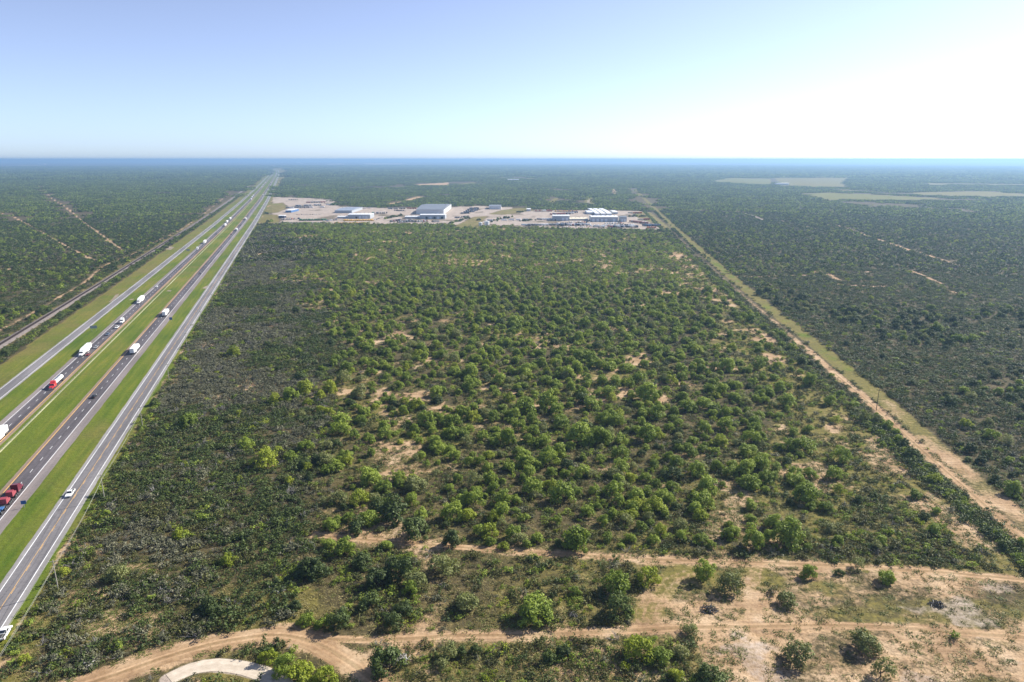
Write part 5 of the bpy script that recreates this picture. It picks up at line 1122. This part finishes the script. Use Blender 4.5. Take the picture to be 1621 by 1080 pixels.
for i in top:
    k = SK[bk[i]]; me = SHRUB[k][int(RNG.integers(4))]; a = s_area(uu[i], vv[i])
    o = link('shrub', me); o.location = (bx[i], by[i], 0); o.rotation_euler = (0, 0, RNG.uniform(0, 6.28)); o.scale = (bs[i], bs[i] * RNG.uniform(.85, 1.15), bs[i] * RNG.uniform(.75, 1.0))
    tag(o, '%s shrub growing %s' % (SLAB[bk[i]], a), 'shrub', '%s shrubs %s' % (SLAB[bk[i]], a))
for q in range(6):
    i = rest[bk[rest] == q]; scatter('brush', '%s brush covering the near ground in a low tangle' % SLAB[q], 'brush', SHRUB[SK[q]], bx[i], by[i], bs[i], bs[i] * RNG.uniform(.7, 1.0, len(i)), 90 + q)
x, y, sc, kind, z = shrub_points(420, 900, 2.5, 32, .80, .9, 2.1)
for q in range(6):
    i = kind == q; scatter('brush', '%s brush in the middle distance' % SLAB[q], 'brush', SHRUB[SK[q]], x[i], y[i], sc[i], sc[i] * RNG.uniform(.6, .9, i.sum()), 100 + q)
x, y, sc, kind, z = shrub_points(900, 1750, 5.2, 33, .92, .8, 1.3)
for q in range(6):
    i = kind == q; ms = [coarse(SK[q], 20 + j, 3.2, 2.6, 8, 8, 1.3) for j in range(4)]
    scatter('brush', '%s brush spreading out beyond the equipment yard' % SLAB[q], 'brush', ms, x[i], y[i], sc[i], sc[i], 110 + q)
# far country: patches of woodland
MIXP = {'dark': .56, 'green': .30, 'olive': .09, 'grey': .05}
def far_patches(r0, r1, cell, seed, ms, label):
    x, y, rg = candidates(r0, r1, cell, seed); k = ~blocked(x, y, cell * .42); x, y = x[k], y[k]
    k = fbm(x, y, 260, 3, 4.0) > .24; x, y = x[k], y[k]
    s = rg.uniform(.9, 1.15, len(x)); scatter('far_woodland', label, 'woodland', ms, x, y, s, s * rg.uniform(.75, 1.25, len(x)), seed)
far_patches(1750, 5200, 44, 120, [patch(i, 50, 105, 2.6, 5.5, 12, 2.3, MIXP) for i in range(5)], 'dark scrub woodland stretching away beyond the yard')
far_patches(5200, 15000, 125, 121, [patch(10 + i, 140, 260, 6.5, 7.0, 9, 6.0, MIXP) for i in range(4)], 'hazy blue scrub woodland running out to the skyline')
# low grass and weeds
x, y, rg = candidates(118, 330, 1.05, 41); k = ~blocked(x, y, -1.2); x, y = x[k], y[k]; z = zone(x, y); u, v = z['u'], z['v']
gm = np.clip((z['n2'] - .36) * 2.4, .35, 1) * np.where(z['clear'], .50, np.where((z['fg'] > .4) | (v > 880), .95, .5 * (1 - z['left']) + .18))
k = rg.random(len(x)) < gm; x, y, v, nn_ = x[k], y[k], v[k], z['n1'][k]; wd = rg.random(len(x)) < np.clip(.45 + (nn_ - .5) * 3, .1, .9)
for q, lb in ((wd, 'low green weeds and grass between the shrubs'), (~wd, 'dry straw-coloured grass tufts between the shrubs')):
    kd = 'weed' if q is wd else 'straw'; scatter('grass', lb, 'grass', [tuft(kd, j) for j in range(4)], x[q], y[q], rg.uniform(.7, 1.6, q.sum()), rg.uniform(.6, 1.5, q.sum()), 130 + (q is wd))

# trees and bushes growing inside the equipment yard
def yard_tree(u, v_, R, kind, label, group):
    x_, y_ = G(u, v_); o = thing('tree', (x_, y_, 0), RNG.uniform(0, 6.28), label, 'tree', group); s_ = R / 4.0; o.scale = (s_, s_, s_ * RNG.uniform(.85, 1.1))
    cm, tm = TREE[kind][int(RNG.integers(len(TREE[kind])))]; link('trunk', tm, o); link('crown', cm, o)
for (u0, v0, u1, v1, n_, wv, lb) in ((609, 347, 636, 341.5, 14, .9, 'dark tree in the clump between the repair shed and the white-roofed workshop'), (709, 356, 744, 345.5, 16, 2.5, 'dark tree on the bank right of the white-roofed workshop'),
                                     (774, 352, 812, 344, 20, 2.6, 'dark tree in the grove right of the white tanks'), (822, 351, 848, 349, 8, 1.2, 'dark tree in the strip left of the square white block'),
                                     (996, 343.5, 1024, 343, 12, .6, 'dark tree in the straight line behind the right end of the yard'), (756, 350, 758, 349, 2, .4, 'dark tree beside the white tanks'), (424, 352, 430, 350.5, 3, .6, 'grey-green tree by the highway corner of the yard'),
                                     (816, 336.5, 828, 336, 5, .3, 'dark tree in the short line at the head of the green strip')):
    for i_ in range(n_):
        t_ = (i_ + .5) / n_; yard_tree(u0 + (u1 - u0) * t_ + RNG.uniform(-2, 2), v0 + (v1 - v0) * t_ + RNG.uniform(-wv, wv) * .5, RNG.uniform(2.2, 4.6), 'dark' if RNG.random() < .7 else 'green', lb, lb.replace('dark tree', 'trees').replace('grey-green tree', 'trees'))
